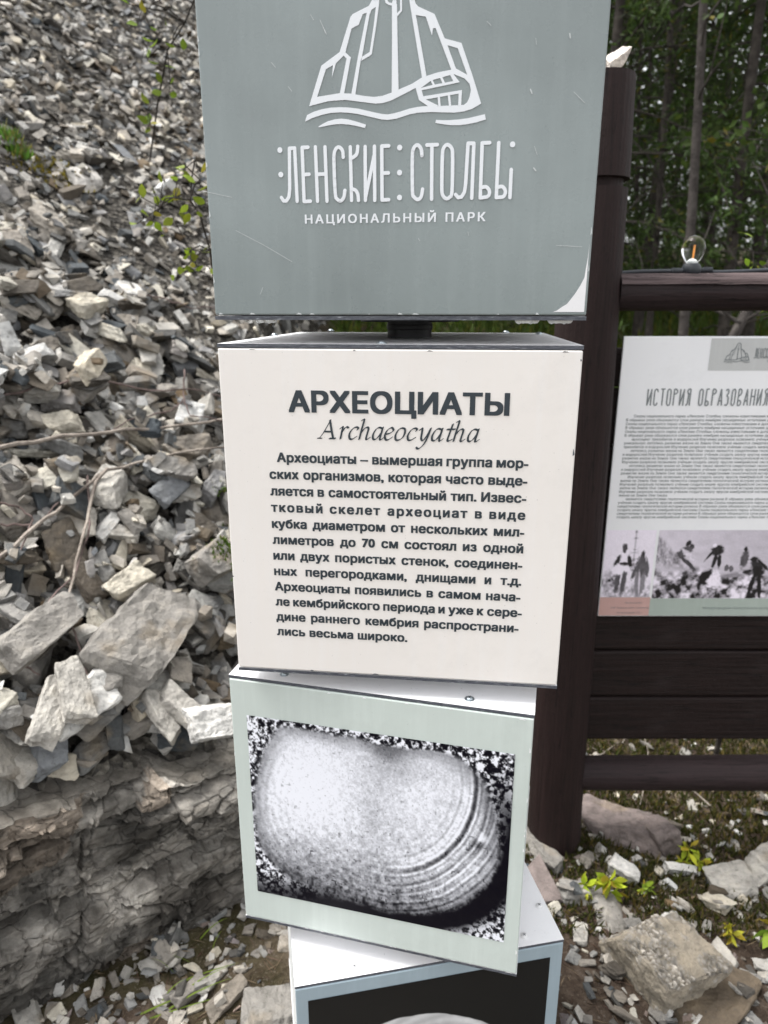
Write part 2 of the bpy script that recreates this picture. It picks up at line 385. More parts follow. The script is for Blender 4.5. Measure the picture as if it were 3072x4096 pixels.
def place(x, y, s, zf, ws, zone, amount=.35, dims=None, ti=None, rz=None, pct=62, col=None, Rm=None):
    ti = random.randrange(len(TPL)) if ti is None else ti
    rz = random.uniform(0, 6.28) if rz is None else rz
    size = dims or (s*random.uniform(.9, 1.25), s*random.uniform(.65, 1.1), s*random.uniform(.42, .95))
    Rm = Rm or tilt(x, y, zf, amount, rz)
    z = drop(ti, x, y, size, Rm, pct)
    cn, c = (col, PAL[col]) if col else pick(ws)
    d = dict(ti=ti, p=(x, y, z), R=Rm, s=size, col=c, cn=cn, zone=zone); ROCKS.append(d); return d
WS = {'grey': 5, 'pale grey': 4.2, 'cream': 1.3, 'dark grey': 3.2, 'blue grey': 1.6, 'brown': .5, 'white': .7}
WG = {'grey': 5, 'pale grey': 3, 'cream': 1.1, 'dark grey': 1.8, 'brown': .8, 'white': 1.2, 'pinkish': .7}
def scree_spot(ymin=-.6, ymax=6.4):
    while True:
        yr = math.sqrt(random.uniform(max(ymin+.97, .15)**2, (ymax+.97)**2)); y = yr - .9685
        x = random.uniform(-.64*yr-.25, float(foot_x(y))-.0)
        if x < foot_x(y)-(.085 if y < .5 else .02) and x > GX0+.2: return x, y
for k in range(3400):
    x, y = scree_spot(); place(x, y, random.uniform(.032, .07), slope_z, WS, 'scree', .38, pct=50)
for k in range(460):
    x, y = scree_spot(-.2, 1.7); place(x, y, random.uniform(.065, .125), slope_z, WS, 'scree', .33, pct=50)
for k in range(110):
    x, y = scree_spot(1.2, 5); place(x, y, random.uniform(.07, .13), slope_z, WS, 'scree', .33, pct=50)
for k in range(4200):
    x, y = scree_spot(); place(x, y, min(.07, random.lognormvariate(-3.5, .38)), slope_z, WS, 'scree', .5, pct=55)
for k in range(2600):
    x, y = scree_spot(.4, 6.4); place(x, y, random.uniform(.025, .055), slope_z, WS, 'scree', .45, pct=50)
for k in range(2200):
    x, y = scree_spot(.6, 5); place(x, y, random.uniform(.012, .026), slope_z, WS, 'scree', .6, pct=45)
for k in range(260):
    x, y = scree_spot(-.3, 1.6); place(x, y, random.uniform(.06, .11), slope_z, WS, 'scree', .4, pct=60)
for k in range(450):
    x, y = scree_spot(-.3, 1.2); place(x, y, random.uniform(.02, .045), slope_z, WS, 'scree', .5, pct=55)

# the rocks one can single out on the slope and on the ledge: pixel of the photograph's rock -> the spot on the slope it lies on
def on_slope(px, py):
    d = ray(px, py); t = .5
    for _ in range(900):
        p = Vector(CAM) + d*t
        i, j = int((p.x-GX0)/GC), int((p.y-GY0)/GC)
        if p.z < (H[j, i] if 0 <= i < H.shape[1] and 0 <= j < H.shape[0] else float(slope_z(p.x, p.y))): break
        t += .006
    return p.x, p.y
NOTED = [
 (570, 2580, (.36, .32, .22), 'grey', 'largest slab of the scree, a grey block lying aslant with a dark shadowed underside', 7, .5),
 (215, 2700, (.15, .12, .11), 'brown', 'rounded ochre brown rock lying among grey ones just above the bedrock ledge', 3, .4),
 (365, 2790, (.17, .10, .09), 'grey', 'flat grey block split by a horizontal seam above the bedrock ledge', 1, .1),
 (340, 2950, (.18, .11, .085), 'white', 'whitest flat rock on the very edge of the bedrock ledge', 4, .2),
 (215, 2870, (.20, .075, .07), 'pale grey', 'long narrow pale rock lying slantwise on the ledge beside the whitest rock', 7, 1.0),
 (300, 2830, (.15, .06, .06), 'pale grey', 'slim pale rock leaning upright behind the whitest rock of the ledge', 10, 1.3),
 (660, 2920, (.15, .065, .065), 'pale grey', 'upright narrow grey rock standing on the ledge near the column', 13, 1.5),
 (760, 3010, (.17, .08, .09), 'pale grey', 'long pale rock tipping over the ledge towards the ground', 16, -1.2),
 (860, 3030, (.12, .10, .08), 'white', 'blocky white rock at the ledge edge right beside the display column', 2, -.3),
 (350, 1265, (.15, .11, .08), 'cream', 'smooth cream slab lying in the middle of the scree above the twigs', 19, .3),
 (235, 1625, (.10, .085, .07), 'cream', 'bright cream pebble shaped rock under the upper fallen twig', 22, .2),
 (430, 2000, (.17, .12, .09), 'pale grey', 'pale angular rock under the forked grey twig', 5, .8),
 (520, 2400, (.15, .12, .08), 'cream', 'broad cream rock resting above the largest slab', 8, .2),
 (150, 2550, (.20, .14, .10), 'grey', 'wide grey rock left of the largest slab of the scree', 11, .3),
 (860, 2350, (.12, .12, .11), 'grey', 'squarish grey block close to the left edge of the cream display cube', 0, .2),
 (850, 2000, (.15, .11, .10), 'blue grey', 'bluish grey angular rock with green moss at its side next to the column', 14, .7),
]
for px, py, dm, cn, lab, ti, rz in NOTED[1:]+NOTED[:1]:
    if dm[1] < .62*dm[0]: dm = (dm[0]*.95, dm[1]*1.45, dm[2]*1.1)
    x, y = on_slope(px, py); d = place(x, y, 0, slope_z, WS, 'scree', .12, dims=(dm[0]*.85, dm[1]*.85, dm[2]*1.4), ti=ti, rz=rz, pct=70, col=cn); d['label'] = lab

# stones lying on the ground
H_SCREE = H; H = ground_z(HX, HY)
def ground_at(px, py):
    d = ray(px, py); t = 1.0
    for _ in range(900):
        p = Vector(CAM) + d*t
        if p.z < float(ground_z(p.x, p.y)): break
        t += .004
    return p.x, p.y
GNOTED = [
 (2650, 3900, (.20, .23, .22), 'pale grey', 'large lumpy boulder of cemented pebbles lying right of the lowest display cube', 6),
 (2480, 3330, (.24, .2, .19), 'pinkish', 'pinkish brown boulder sitting against the foot of the wooden post', 9),
 (2630, 3380, (.14, .12, .13), 'pinkish', 'smaller purplish rock right of the pinkish boulder', 12),
 (2930, 3540, (.14, .11, .09), 'pale grey', 'broad pale grey rock lying on mossy soil near the edge of the view', 15),
 (2720, 3490, (.10, .06, .05), 'white', 'narrow white rock on the moss below the yellow plant', 18),
 (2490, 3500, (.10, .09, .07), 'white', 'white rock touching the yellow green seedling near the post', 21),
 (3060, 3480, (.14, .12, .12), 'pale grey', 'tall pale block cut by the edge of the view', 24),
 (2440, 3690, (.20, .14, .09), 'grey', 'flat angular grey slab beside the large lumpy boulder', 4),
 (2320, 3720, (.13, .07, .06), 'pale grey', 'long pointed pale stone next to the white top of the lowest cube', 7),
 (2850, 4020, (.24, .18, .10), 'brown', 'brownish flat slab leaning on the large lumpy boulder', 10),
 (2180, 3420, (.17, .13, .10), 'grey', 'grey broken rock between the column and the wooden post', 13),
 (2170, 3540, (.16, .13, .12), 'pinkish', 'dark purplish block directly behind the lowest display cube', 16),
 (2900, 3830, (.08, .05, .06), 'pale grey', 'upright pale stone under the small yellow plant', 19),
 (850, 3920, (.09, .075, .04), 'pale grey', 'flat diamond shaped grey stone among the grass blades', 1),
 (640, 3990, (.07, .05, .04), 'white', 'white angular stone below the bedrock ledge beside grass', 22),
 (1090, 4060, (.13, .12, .09), 'grey', 'grey stone against the left side of the lowest display cube', 2),
 (110, 4080, (.16, .09, .05), 'pale grey', 'smooth pale stone under the overhang of the bedrock ledge', 25),
]
def ground_spot(ymax=1.9):
    while True:
        y = random.uniform(-.6, ymax); yr = y + .9685; x = random.uniform(max(foot_x(y)+.02, -.7*yr), .62*yr+.15)
        if math.hypot(x, y) < .315: continue
        return x, y
for k in range(1000):
    x, y = ground_spot(); near = math.exp(-max(0, y-.05)/.28)
    if random.random() > .10 + near: continue
    if vnoise(np.array([x*2.2, y*2.2, 5.5]), 4) < .36 and random.random() < .6: continue
    place(x, y, min(.075, random.lognormvariate(-3.45, .42)), ground_z, WG, 'ground', .25, pct=30)
for k in range(6500):
    x, y = ground_spot(2.0)
    if random.random() > .14 + math.exp(-max(0, y-.05)/.3): continue
    place(x, y, random.lognormvariate(-4.05, .42), ground_z, WG, 'ground', .4, pct=40)
for px, py, dm, cn, lab, ti in GNOTED:
    x, y = ground_at(px, py); d = place(x, y, 0, ground_z, WG, 'ground', .10, Rm=Matrix.Rotation(.4, 3, 'Z') if ti == 6 else None, dims=(dm[0]*.8, dm[1]*.8, dm[2]*1.15), ti=ti, pct=30, col=cn); d['label'] = lab
    d['p'] = (d['p'][0], d['p'][1], d['p'][2]-.16*dm[2])
def pebbly():
    bm = bmesh.new(); bm.from_mesh(TPL[2]['me'])
    for _ in range(2): bmesh.ops.subdivide_edges(bm, edges=bm.edges, cuts=1, use_grid_fill=True); bmesh.ops.triangulate(bm, faces=[f for f in bm.faces if len(f.verts) > 3])
    bm.normal_update(); cols = []
    for v in bm.verts:
        p = v.co.copy(); dv = mnoise.voronoi((p+Vector((mnoise.noise(p*9), mnoise.noise(p*9+Vector((5, 0, 0))), 0))*.03)*19); e = min(1, max(0, dv[0][1]-dv[0][0])*2.4)
        up = max(0, min(1, v.normal.z*1.6)); patch = max(0, min(1, .7+2.2*mnoise.noise(p*4))); h = mnoise.cell(dv[1][0]*9)
        v.co += v.normal*((e-.3)*.020*up*patch*(.5+h) + .02*mnoise.noise(p*9) + .010*mnoise.noise(p*30))
        k = up*patch; f = (.72*(1-k) + k*(.40 + .85*e*(.45+.7*h)))*(1+.25*mnoise.noise(p*3)); wm = .84 if (e < .3 or k < .2) else 1
        cols += [f, f*(.97 if wm == 1 else .92), f*(.94 if wm == 1 else .80), 1]
    me = bpy.data.meshes.new('stone'); bm.to_mesh(me); bm.free()
    a = me.attributes.get('tint') or me.attributes.new('tint', 'FLOAT_COLOR', 'POINT'); a.data.foreach_set('color', cols)
    if not me.materials: me.materials.append(M_rock)
    return me
ME_PEBBLY = pebbly()
# which rocks show largest
def screen(p):
    d = Vector(p) - Vector(CAM); c, s = math.cos(PITCH), math.sin(PITCH); zc = d.y*c - d.z*s
    return (1536 + 2764.3*d.x/zc, 2048 - 2764.3*(d.y*s + d.z*c)/zc, zc) if zc > .1 else (-9e9, 0, 1)
def visible_size(d):
    u, v, zc = screen(d['p'])
    if not (-40 < u < 3110 and -40 < v < 4140): return 0
    if 930 < u < 2180 and v < 3700: return 0
    if 1180 < u < 2250 and v >= 3700: return 0
    hid = 0
    return math.sqrt(d['s'][0]*d['s'][1])/zc
for zone, cap in (('scree', 290), ('ground', 140)):
    rs = sorted([d for d in ROCKS if d['zone'] == zone], key=lambda d: -visible_size(d) - (9 if 'label' in d else 0))
    for k, d in enumerate(rs): d['own'] = k < cap and visible_size(d) > 0
    names = {'scree': 'rock', 'ground': 'stone'}
    for d in rs:
        if not d['own']: continue
        o = bpy.data.objects.new(names[zone], ME_PEBBLY if 'cemented' in d.get('label', '') else TPL[d['ti']]['me']); COL.objects.link(o)
        Mx = Matrix.Translation(d['p']) @ d['R'].to_4x4() @ Matrix.Diagonal((*d['s'], 1)); o.matrix_world = Mx
        o.color = (*d['col'], 1)
        if 'label' in d: tag(o, d['label'], 'rock' if zone == 'scree' else 'stone', 'rocks of the scree slope' if zone == 'scree' else 'stones on the ground')
        else:
            u, v, zc = screen(d['p'])
            if zone == 'scree':
                where = 'on the bedrock ledge' if v > 2750 else ('on the lower scree under the twigs' if v > 1850 else ('on the middle scree among the twigs' if v > 1250 else 'on the upper scree slope'))
                lab = f"{d['cn']} angular rock lying {where}"
                tag(o, lab, 'rock', f"{d['cn']} rocks {where}")
            else:
                where = 'on the soil below the bedrock ledge' if u < 1200 else ('on the soil close to the lowest cube' if u < 2480 else 'on the soil before the information board')
                tag(o, f"{d['cn']} broken stone lying {where}", 'stone', f"{d['cn']} stones {where}")
    Vs, Fs, Cs, b = [], [], [], 0
    for d in rs:
        if d['own']: continue
        t = TPL[d['ti']]; V = (t['V']*np.array(d['s'])) @ np.array(d['R']).T + np.array(d['p'])
        Vs.append(V); Fs.append(t['F']+b); Cs.append(np.tile(d['col'], (len(V), 1))); b += len(V)
    o = mesh_np('scree' if zone == 'scree' else 'gravel', np.concatenate(Vs), np.concatenate(Fs), M_rock, cols=np.concatenate(Cs))
    tag(o, 'loose grey limestone scree covering the steep slope' if zone == 'scree' else 'small broken stones and gravel strewn over the dark soil', 'scree' if zone == 'scree' else 'gravel', kind='stuff')

# ------------------------------------------------------------------ bedrock ledge under the scree
def bedrock():
    P = [Vector((x, y, 0)) for x, y in FOOT[1:6]]; n = 620; seg = [(P[i+1]-P[i]).length for i in range(len(P)-1)]; L = sum(seg)
    s = np.linspace(0, L, n); cum = np.concatenate([[0], np.cumsum(seg)])
    X = np.interp(s, cum, [p.x for p in P]); Y = np.interp(s, cum, [p.y for p in P])
    k = np.ones(41)/41
    Xs = np.convolve(np.pad(X, 20, 'edge'), k, 'valid'); Ys = np.convolve(np.pad(Y, 20, 'edge'), k, 'valid')
    tx, ty = np.gradient(Xs), np.gradient(Ys); l = np.hypot(tx, ty); nx, ny = ty/l, -tx/l          # outward: to the right of the walk
    top = slope_z(Xs-.02, Ys) + .015; bot = ground_z(Xs+nx*.1, Ys+ny*.1) - .06
    nt_ = 220; t = np.linspace(0, 1, nt_)
    S, T = np.meshgrid(s, t); Z = bot[None]*(1-T) + top[None]*T
    bed = (Z - np.interp(S, [0, L], [0, .10])) + .03*fbm(p2(S*2.2, S*0), 3, 5)
    edges = np.cumsum([0, .09, .055, .10, .045, .085, .035, .07, .05, .09, .06, .1]) + .01
    li = np.searchsorted(edges, bed)
    bl = np.floor(S/np.array([.17, .28, .21, .36, .24, .3, .19, .26, .33, .22, .3, .25, .2])[np.clip(li, 0, 12)] + li*.37 + .25*fbm(p2(S*5, Z*5, 3), 2, 8))
    hsh = np.modf(np.abs(np.sin(li*12.9898 + bl*78.233)*43758.5453))[0]
    dist = np.min(np.abs(bed[..., None]-edges), -1)
    def cells(fs, fz, seed, amp, tl):
        u, v = S*fs + .25*fbm(p2(S*9, Z*9), 2, seed), Z*fz + .25*fbm(p2(S*9, Z*9, 5), 2, seed+1) ; iu, iv = np.floor(u), np.floor(v); best = np.full(u.shape, 9.); sec = best.copy(); out = np.zeros(u.shape); cid = out.copy()
        hs = lambda a_, b_, k_: np.modf(np.abs(np.sin(a_*127.1+b_*311.7+k_*74.7+seed)*43758.5453))[0]
        for da in (-1, 0, 1):
            for db in (-1, 0, 1):
                a_, b_ = iu+da, iv+db; cu, cv = a_+hs(a_, b_, 1), b_+hs(a_, b_, 2); r_ = np.hypot(u-cu, v-cv); val = (hs(a_, b_, 3)-.5)*amp + ((u-cu)*(hs(a_, b_, 4)-.5)+(v-cv)*(hs(a_, b_, 5)-.5))*tl
                k_ = r_ < best; sec = np.where(k_, best, np.minimum(sec, r_)); out = np.where(k_, val, out); cid = np.where(k_, hs(a_, b_, 6), cid); best = np.where(k_, r_, best)
        return out, cid, sec-best
    c1, id1, e1 = cells(4, 9, 3, .06, .05); c2, id2, e2 = cells(13, 24, 8, .016, .018)
    lh = np.modf(np.abs(np.sin(li*91.7+3.1)*43758.5453))[0]; jag = .006*fbm(p2(S*30, Z*30), 3, 12)
    rdg = 1-2*np.abs(vnoise(p2(S*26+2*fbm(p2(S*8, Z*8), 2, 66), Z*34), 71)-.5)
    d = (lh-.5)*.085 + (hsh-.5)*.045 - .040*np.exp(-(np.abs(dist+jag)/.0055)**2) + .55*c1 + .8*c2 - .020*np.exp(-(e1/.03)**2) - .007*np.exp(-(e2/.05)**2) + .014*fbm(p2(S*6, Z*16), 4, 31) + .012*fbm(p2(S*40, Z*60), 4, 77) - .010*rdg**3
    d += .02*(T-.5) - .025*np.exp(-((T-.03)/.05)**2) + .03*(T > .84) + .03 + .075*(1-T)**1.1
    d = .45*d + .55*np.round(d/.016 + .35*fbm(p2(S*16, Z*24), 3, 44))*.016
    VX = Xs[None]+nx[None]*d; VY = Ys[None]+ny[None]*d
    rows = [np.stack([VX, VY, Z], -1)]
    for q in (.02, .06, .14, .3):                                     # the ledge's top runs back under the scree
        rows.append(np.stack([VX[-1]-nx*q, VY[-1]-ny*q, np.where(q > .2, top-.12, top + .01*fbm(p2(s*9, s*0+q*9), 3, 4))], -1)[None])
    V = np.concatenate(rows, 0); m, n2 = V.shape[:2]
    a = (np.arange(m-1)[:, None]*n2 + np.arange(n2-1)[None]).ravel(); F = np.stack([a, a+1, a+1+n2, a+n2], -1)
    base = np.array([.22, .207, .188]); c = np.ones((m, n2, 3))*base
    hh = np.concatenate([hsh, np.repeat(hsh[-1:], m-nt_, 0)], 0); i1 = np.concatenate([id1*.6+id2*.4, np.full((m-nt_, n2), .5)], 0); c *= (.55 + .45*hh[..., None] + .55*i1[..., None])
    warm = np.concatenate([fbm(p2(S*4, Z*6, 7), 3, 61), np.zeros((m-nt_, n2))], 0)
    c = c*np.where(warm[..., None] > .16, np.array([1.06, .96, .88]), 1.0)
    pale = np.concatenate([fbm(p2(S*5, Z*7, 2), 4, 91), np.zeros((m-nt_, n2))], 0); c *= 1 + 1.1*np.clip((pale-.08)*5, 0, 1)[..., None]; c *= 1 - .6*np.clip((-pale-.12)*6, 0, 1)[..., None]
    topm = np.zeros((m, n2, 1)); topm[-5:] = 1; c = c*(1-topm) + topm*np.array([.17, .158, .14])
    o = mesh_np('bedrock_outcrop', V.reshape(-1, 3), F, M_ledge, cols=c.reshape(-1, 3))
    tag(o, 'low layered outcrop of dark brown bedrock under the scree, left of the column', 'bedrock')
bedrock()

# ------------------------------------------------------------------ display column: pole and four cubes
WID, HGT = .40, .4075
pm = MB(); pm.lathe([(.026, .0), (.026, 2.15)], n=28); pm.lathe([(.09, -.02), (.09, .012), (.03, .014)], n=28)
for zf in (GZ+.2618,):
    pm.lathe([(.066, zf-.0045), (.066, zf-.0005)], n=36); pm.lathe([(.030, zf-.030), (.030, zf-.005)], n=28); pm.lathe([(.0285, zf-.016), (.031, zf-.014), (.031, zf-.009), (.0285, zf-.007)], n=28)
pole = pm.build('column_pole', M_pole, smooth=True)
tag(pole, 'black steel pole running through the stack of display cubes', 'pole')

def screw(parent, x, y, z, m):
    b = MB(); b.mi = 0; b.lathe([(.0062, 0), (.0062, .0008), (.0045, .001), (.0044, .0018), (.0034, .0028), (.0015, .0032), (.0002, .0033)], (x, y, z), 14)
    b.mi = 1
    for a in (0, 1):
        M = Matrix.Translation((x, y, z+.0031)) @ Matrix.Rotation(a*math.pi/2 + .4*x*90, 4, 'Z'); b.box(-.0024, .0024, -.0005, .0005, -.0004, .0004, M)
    b.build('screw', [m, M_slot], parent, smooth=True)
def cube(label, ztop, th, front_mat, screws, screw_mat, plate_mat=M_white, side_mat=M_side):
    root = empty('display_cube', (0, 0, ztop-HGT), th)
    tag(root, label, 'display cube', 'rotating display cubes stacked on one pole')
    w = WID/2; t = .0042
    b = MB(); b.box(-w+.0008, w-.0008, -w+.004, w-.0012, t+.0006, HGT-t-.0006); b.build('side_walls', side_mat, root, bevel=.002)
    b = MB(); b.box(-w+.0005, w-.0005, -w, -w+.0038, t+.001, HGT-t-.001); f = b.build('front_panel', front_mat, root, bevel=.0015)
    for z0, nm in ((0, 'bottom_plate'), (HGT-t, 'top_plate')):
        b = MB(); b.box(-w, w, -w+.001, w, z0, z0+t); b.m = [1, 1, 1, 1, 0, 0]; b.build(nm, [plate_mat, M_edge], root)
    for x, y in screws: screw(root, x, y, HGT, screw_mat)
    return root, f
def on_top(px, py, th, z):
    d = ray(px, py); t = (z-CAM[2])/d.z; p = Vector(CAM)+d*t; return (p.x*math.cos(th)+p.y*math.sin(th), -p.x*math.sin(th)+p.y*math.cos(th))
E0 = .0006     # prints stand proud of the sheet by this much
class Face:
    """a flat print area: local x right, local z up, facing -y"""
    def __init__(s, y): s.y = y; s.mb = MB(); s.k = 0
    def poly(s, pts):
        s.k = (s.k+1) % 97; y = s.y - s.k*8e-6
        ps = [Vector((p[0], y, p[1])) for p in pts]
        tri = tessellate_polygon([[Vector((p[0], p[1], 0)) for p in pts]])
        fs = []
        for a, b_, c in tri:
            n = (ps[b_]-ps[a]).cross(ps[c]-ps[a]); fs.append((a, b_, c) if n.y < 0 else (a, c, b_))
        s.mb.add(ps, fs)
    def stroke(s, pts, wd, rnd=True):
        pts = [Vector((p[0], p[1])) for p in pts]; h = wd/2
        for a, b_ in zip(pts, pts[1:]):
            d = b_-a
            if d.length < 1e-9: continue
            d.normalize(); q = Vector((-d.y, d.x))*h; s.poly([a+q, a-q, b_-q, b_+q])
        if rnd:
            for p in pts: s.disc(p, h)
    def disc(s, c, r, n=12): s.poly([(c[0]+r*math.cos(6.28319*k/n), c[1]+r*math.sin(6.28319*k/n)) for k in range(n)])
    def build(s, name, m, parent): return s.mb.build(name, m, parent)
def curve_pts(pts, n=6, close=False):
    """Catmull-Rom through the points"""
    P = [Vector((p[0], p[1])) for p in pts]; out = []
    Q = ([P[-1]]+P+P[:2]) if close else ([P[0]*2-P[1]]+P+[P[-1]*2-P[-2]])
    for i in range(1, len(Q)-2):
        p0, p1, p2_, p3 = Q[i-1:i+3]
        for k in range(n):
            t = k/n; out.append(.5*((2*p1)+(p2_-p0)*t+(2*p0-5*p1+4*p2_-p3)*t*t+(3*p1-p0-3*p2_+p3)*t**3))
    out.append(P[0] if close else P[-1]); return out
# -- printed type
_tc = {}
def glyphs(txt, spacing=1.0, res=4):
    key = (txt, spacing, res)
    if key not in _tc:
        c = bpy.data.curves.new('type', 'FONT'); c.body = txt; c.space_character = spacing; c.resolution_u = res; c.fill_mode = 'NONE'
        o = bpy.data.objects.new('type', c); COL.objects.link(o); bpy.context.view_layer.update()
        me = bpy.data.meshes.new_from_object(o.evaluated_get(bpy.context.evaluated_depsgraph_get()))
        nb_ = {}
        for e in me.edges:
            i, j = e.vertices; nb_.setdefault(i, []).append(j); nb_.setdefault(j, []).append(i)
        co = [v.co.copy() for v in me.vertices]; seen = set(); loops = []
        for i in nb_:
            if i in seen: continue
            lp = [i]; seen.add(i); cur = i
            while True:
                nx = [q for q in nb_[cur] if q not in seen]
                if not nx: break
                cur = min(nx, key=lambda q: abs(q-cur)); lp.append(cur); seen.add(cur)
            if len(lp) > 2:
                if lp[1] < lp[0] or (len(lp) > 2 and lp[1] > lp[2]): lp.reverse()
                loops.append([co[q] for q in lp])
        boxes = sorted([min(p.x for p in L), max(p.x for p in L), L] for L in loops); gl = []
        for x0_, x1_, L in boxes:
            if gl and x0_ < gl[-1][0]: gl[-1][0] = max(gl[-1][0], x1_); gl[-1][1].append(L)
            else: gl.append([x1_, [L]])
        V, F = [], []
        for _, Ls in gl:                                   # nonzero-winding fill of one letter, slab by slab
            E_ = [(p.x, p.y, q.x, q.y) for L in Ls for p, q in zip(L, L[1:]+L[:1]) if abs(p.y-q.y) > 1e-6]
            ys_ = {round(v, 4) for e in E_ for v in (e[1], e[3])}
            for i, e in enumerate(E_):
                for f_ in E_[i+1:]:
                    dx1, dy1, dx2, dy2 = e[2]-e[0], e[3]-e[1], f_[2]-f_[0], f_[3]-f_[1]; dn = dx1*dy2-dy1*dx2
                    if abs(dn) < 1e-9: continue
                    t = ((f_[0]-e[0])*dy2-(f_[1]-e[1])*dx2)/dn; u = ((f_[0]-e[0])*dy1-(f_[1]-e[1])*dx1)/dn
                    if .001 < t < .999 and .001 < u < .999: ys_.add(round(e[1]+dy1*t, 4))
            ys_ = sorted(ys_)
            for y0_, y1_ in zip(ys_, ys_[1:]):
                ym = (y0_+y1_)/2; act = []
                for ax_, ay_, bx_, by_ in E_:
                    if min(ay_, by_) < ym < max(ay_, by_):
                        fx = lambda y: ax_+(bx_-ax_)*(y-ay_)/(by_-ay_)
                        act.append((fx(ym), fx(y0_), fx(y1_), 1 if by_ > ay_ else -1))
                act.sort(); wn = 0; st_ = None
                for e in act:
                    if wn == 0: st_ = e
                    wn += e[3]
                    if wn == 0: b0 = len(V); V += [(st_[1], y0_), (e[1], y0_), (e[2], y1_), (st_[2], y1_)]; F.append((b0, b0+1, b0+2, b0+3))
        V = np.array(V).reshape(-1, 2)
        bpy.data.objects.remove(o); bpy.data.curves.remove(c); bpy.data.meshes.remove(me); _tc[key] = (V, F)
    return _tc[key]
CAPH = glyphs('Н')[0][:, 1].max()
def put(mb, txt, x, z, y, cap, sx=1.0, bold=(0, 0), spacing=1.0, res=4, width=None):
    """sets a word with its left edge at x; returns its width"""
    V, F = glyphs(txt, spacing, res); s = cap/CAPH; V = V - np.array([V[:, 0].min(), 0])
    bx, bz = bold[0]*cap, bold[1]*cap; wd = V[:, 0].max()*s
    if width: sx = (width-2*bx)/wd
    k = 0
    for dx in ((-bx, 0, bx) if bx else (0,)):
        for dz in ((-bz, bz) if bz else (0,)):
            vs = [(x + bx + dx + p[0]*s*sx, y - k*1.5e-5, z + dz + bz*.0 + p[1]*s*(1-2*bold[1])+bz) for p in V]
            mb.add(vs, F); k += 1
    return wd*sx + 2*bx

ZA, ZB, ZC, ZD = GZ+.2618+HGT, GZ+.2363, GZ-.1946, GZ-.6304
TA, TB, TC, TD = -.1137, -.1147, -.2433, .1898
yp = -WID/2 - E0
# ---------------- cube with the emblem
ca, fa = cube('slate grey display cube with white mountain emblem and park name, topmost of the stack', ZA, TA, M_grey, [(-.15, -.12), (.15, -.12), (.15, .15), (-.15, .15)], M_steel)
fwA = Matrix.Rotation(TA, 3, 'Z')
def on_face(px, py, th, zbase):
    n = Vector((math.sin(th), -math.cos(th), 0)); o = n*WID/2; d = ray(px, py); C = Vector(CAM)
    t = (o-C).dot(n)/d.dot(n); p = C+d*t; return ((p-o).dot(Vector((math.cos(th), math.sin(th), 0))), p.z-zbase)
A0 = ZA-HGT
def em(X, Y): return on_face(1150+X/1.8433, Y/1.8433, TA, A0)
EMB = [[(160,785),(250,486),(284,512),(219,718)], [(250,486),(385,385),(428,388),(415,412),(358,468),(328,575),(336,482),(284,512)],
 [(415,412),(428,388),(468,425),(418,692),(386,692),(436,434)],
 [(385,385),(465,125),(482,105),(560,65),(600,45),(625,0),(678,0),(668,55),(652,52),(620,75),(606,110),(585,95),(555,107),(527,183),(473,213),(428,388)],
 [(585,95),(606,110),(580,250),(550,420),(540,450),(500,705),(470,702),(520,420)],
 [(652,52),(668,52),(680,0),(655,190),(622,400),(605,415),(545,450),(550,420),(606,385),(636,190)],
 [(770,30),(808,30),(812,300),(820,680),(768,700),(771,300)], [(718,0),(724,24),(745,38),(770,44),(770,25),(750,20),(740,10),(737,0)], [(778,0),(804,0),(804,34),(770,34),(771,20)],
 [(830,0),(845,0),(845,82),(806,127),(806,102),(831,76)],
 [(898,0),(938,0),(945,28),(965,50),(1085,105),(1160,285),(1180,335),(1245,515),(1210,522),(1093,210),(1073,210),(1066,265),(1020,125),(947,113),(1025,560),(992,575)],
 [(1160,285),(1283,318),(1365,560),(1325,553),(1255,357),(1180,335)],
 [(1210,520),(1245,508),(1325,553),(1365,560),(1428,765),(1360,805),(1300,823),(1230,832),(1060,828),(1080,785),(1300,775),(1325,755),(1342,715),(1352,665),(1342,620),(1305,580),(1225,548)],
 [(219,716),(388,688),(470,692),(560,708),(640,716),(700,708),(768,684),(820,662),(920,618),(992,572),(945,650),(860,695),(760,745),(700,762),(650,766),(540,752),(430,738),(300,748),(160,785)],
 [(992,572),(1110,535),(1215,514),(1225,548),(1060,595),(985,650),(945,650)],
 [(945,650),(985,650),(1002,712),(1022,735),(1112,780),(1060,800),(970,740)],
 [(985,650),(1070,628),(1222,600),(1200,556),(1224,548),(1270,608),(1050,655),(985,668)], [(1055,595),(1070,590),(1090,632),(1074,636)], [(1123,572),(1140,568),(1162,612),(1143,616)],
 [(1002,712),(1287,665),(1280,782),(1258,782),(1262,692),(1020,735)], [(1108,714),(1124,711),(1130,784),(1112,784)], [(1182,702),(1198,698),(1208,784),(1190,784)],
 [(145,850),(195,825),(250,808),(320,795),(390,792),(450,794),(520,802),(640,830),(700,842),(740,845),(780,838),(830,825),(900,802),(960,790),(1020,784),(1060,783),(1080,785),(1080,828),(1060,828),(960,833),(900,845),(850,862),(800,878),(740,886),(690,882),(640,870),(520,842),(450,833),(390,830),(320,834),(250,850),(190,870),(130,898)],
 [(228,935),(265,912),(300,895),(350,881),(400,876),(450,882),(500,895),(580,920),(573,946),(500,928),(450,920),(400,916),(360,918),(310,925),(235,941)],
 [(1095,885),(1150,888),(1200,887),(1265,882),(1330,873),(1455,843),(1463,882),(1400,902),(1330,917),(1265,925),(1200,924),(1150,918),(1090,908)],
 # the summit, above the picture's edge on this cube but shown on the board
 [(625,0),(700,-260),(760,-345),(860,-345),(915,-250),(938,0),(898,0),(878,-235),(838,-305),(778,-305),(736,-250),(678,0)], [(778,0),(804,0),(800,-220),(784,-220)]]
f = Face(yp)
for pl in EMB: f.poly([em(*p) for p in pl])
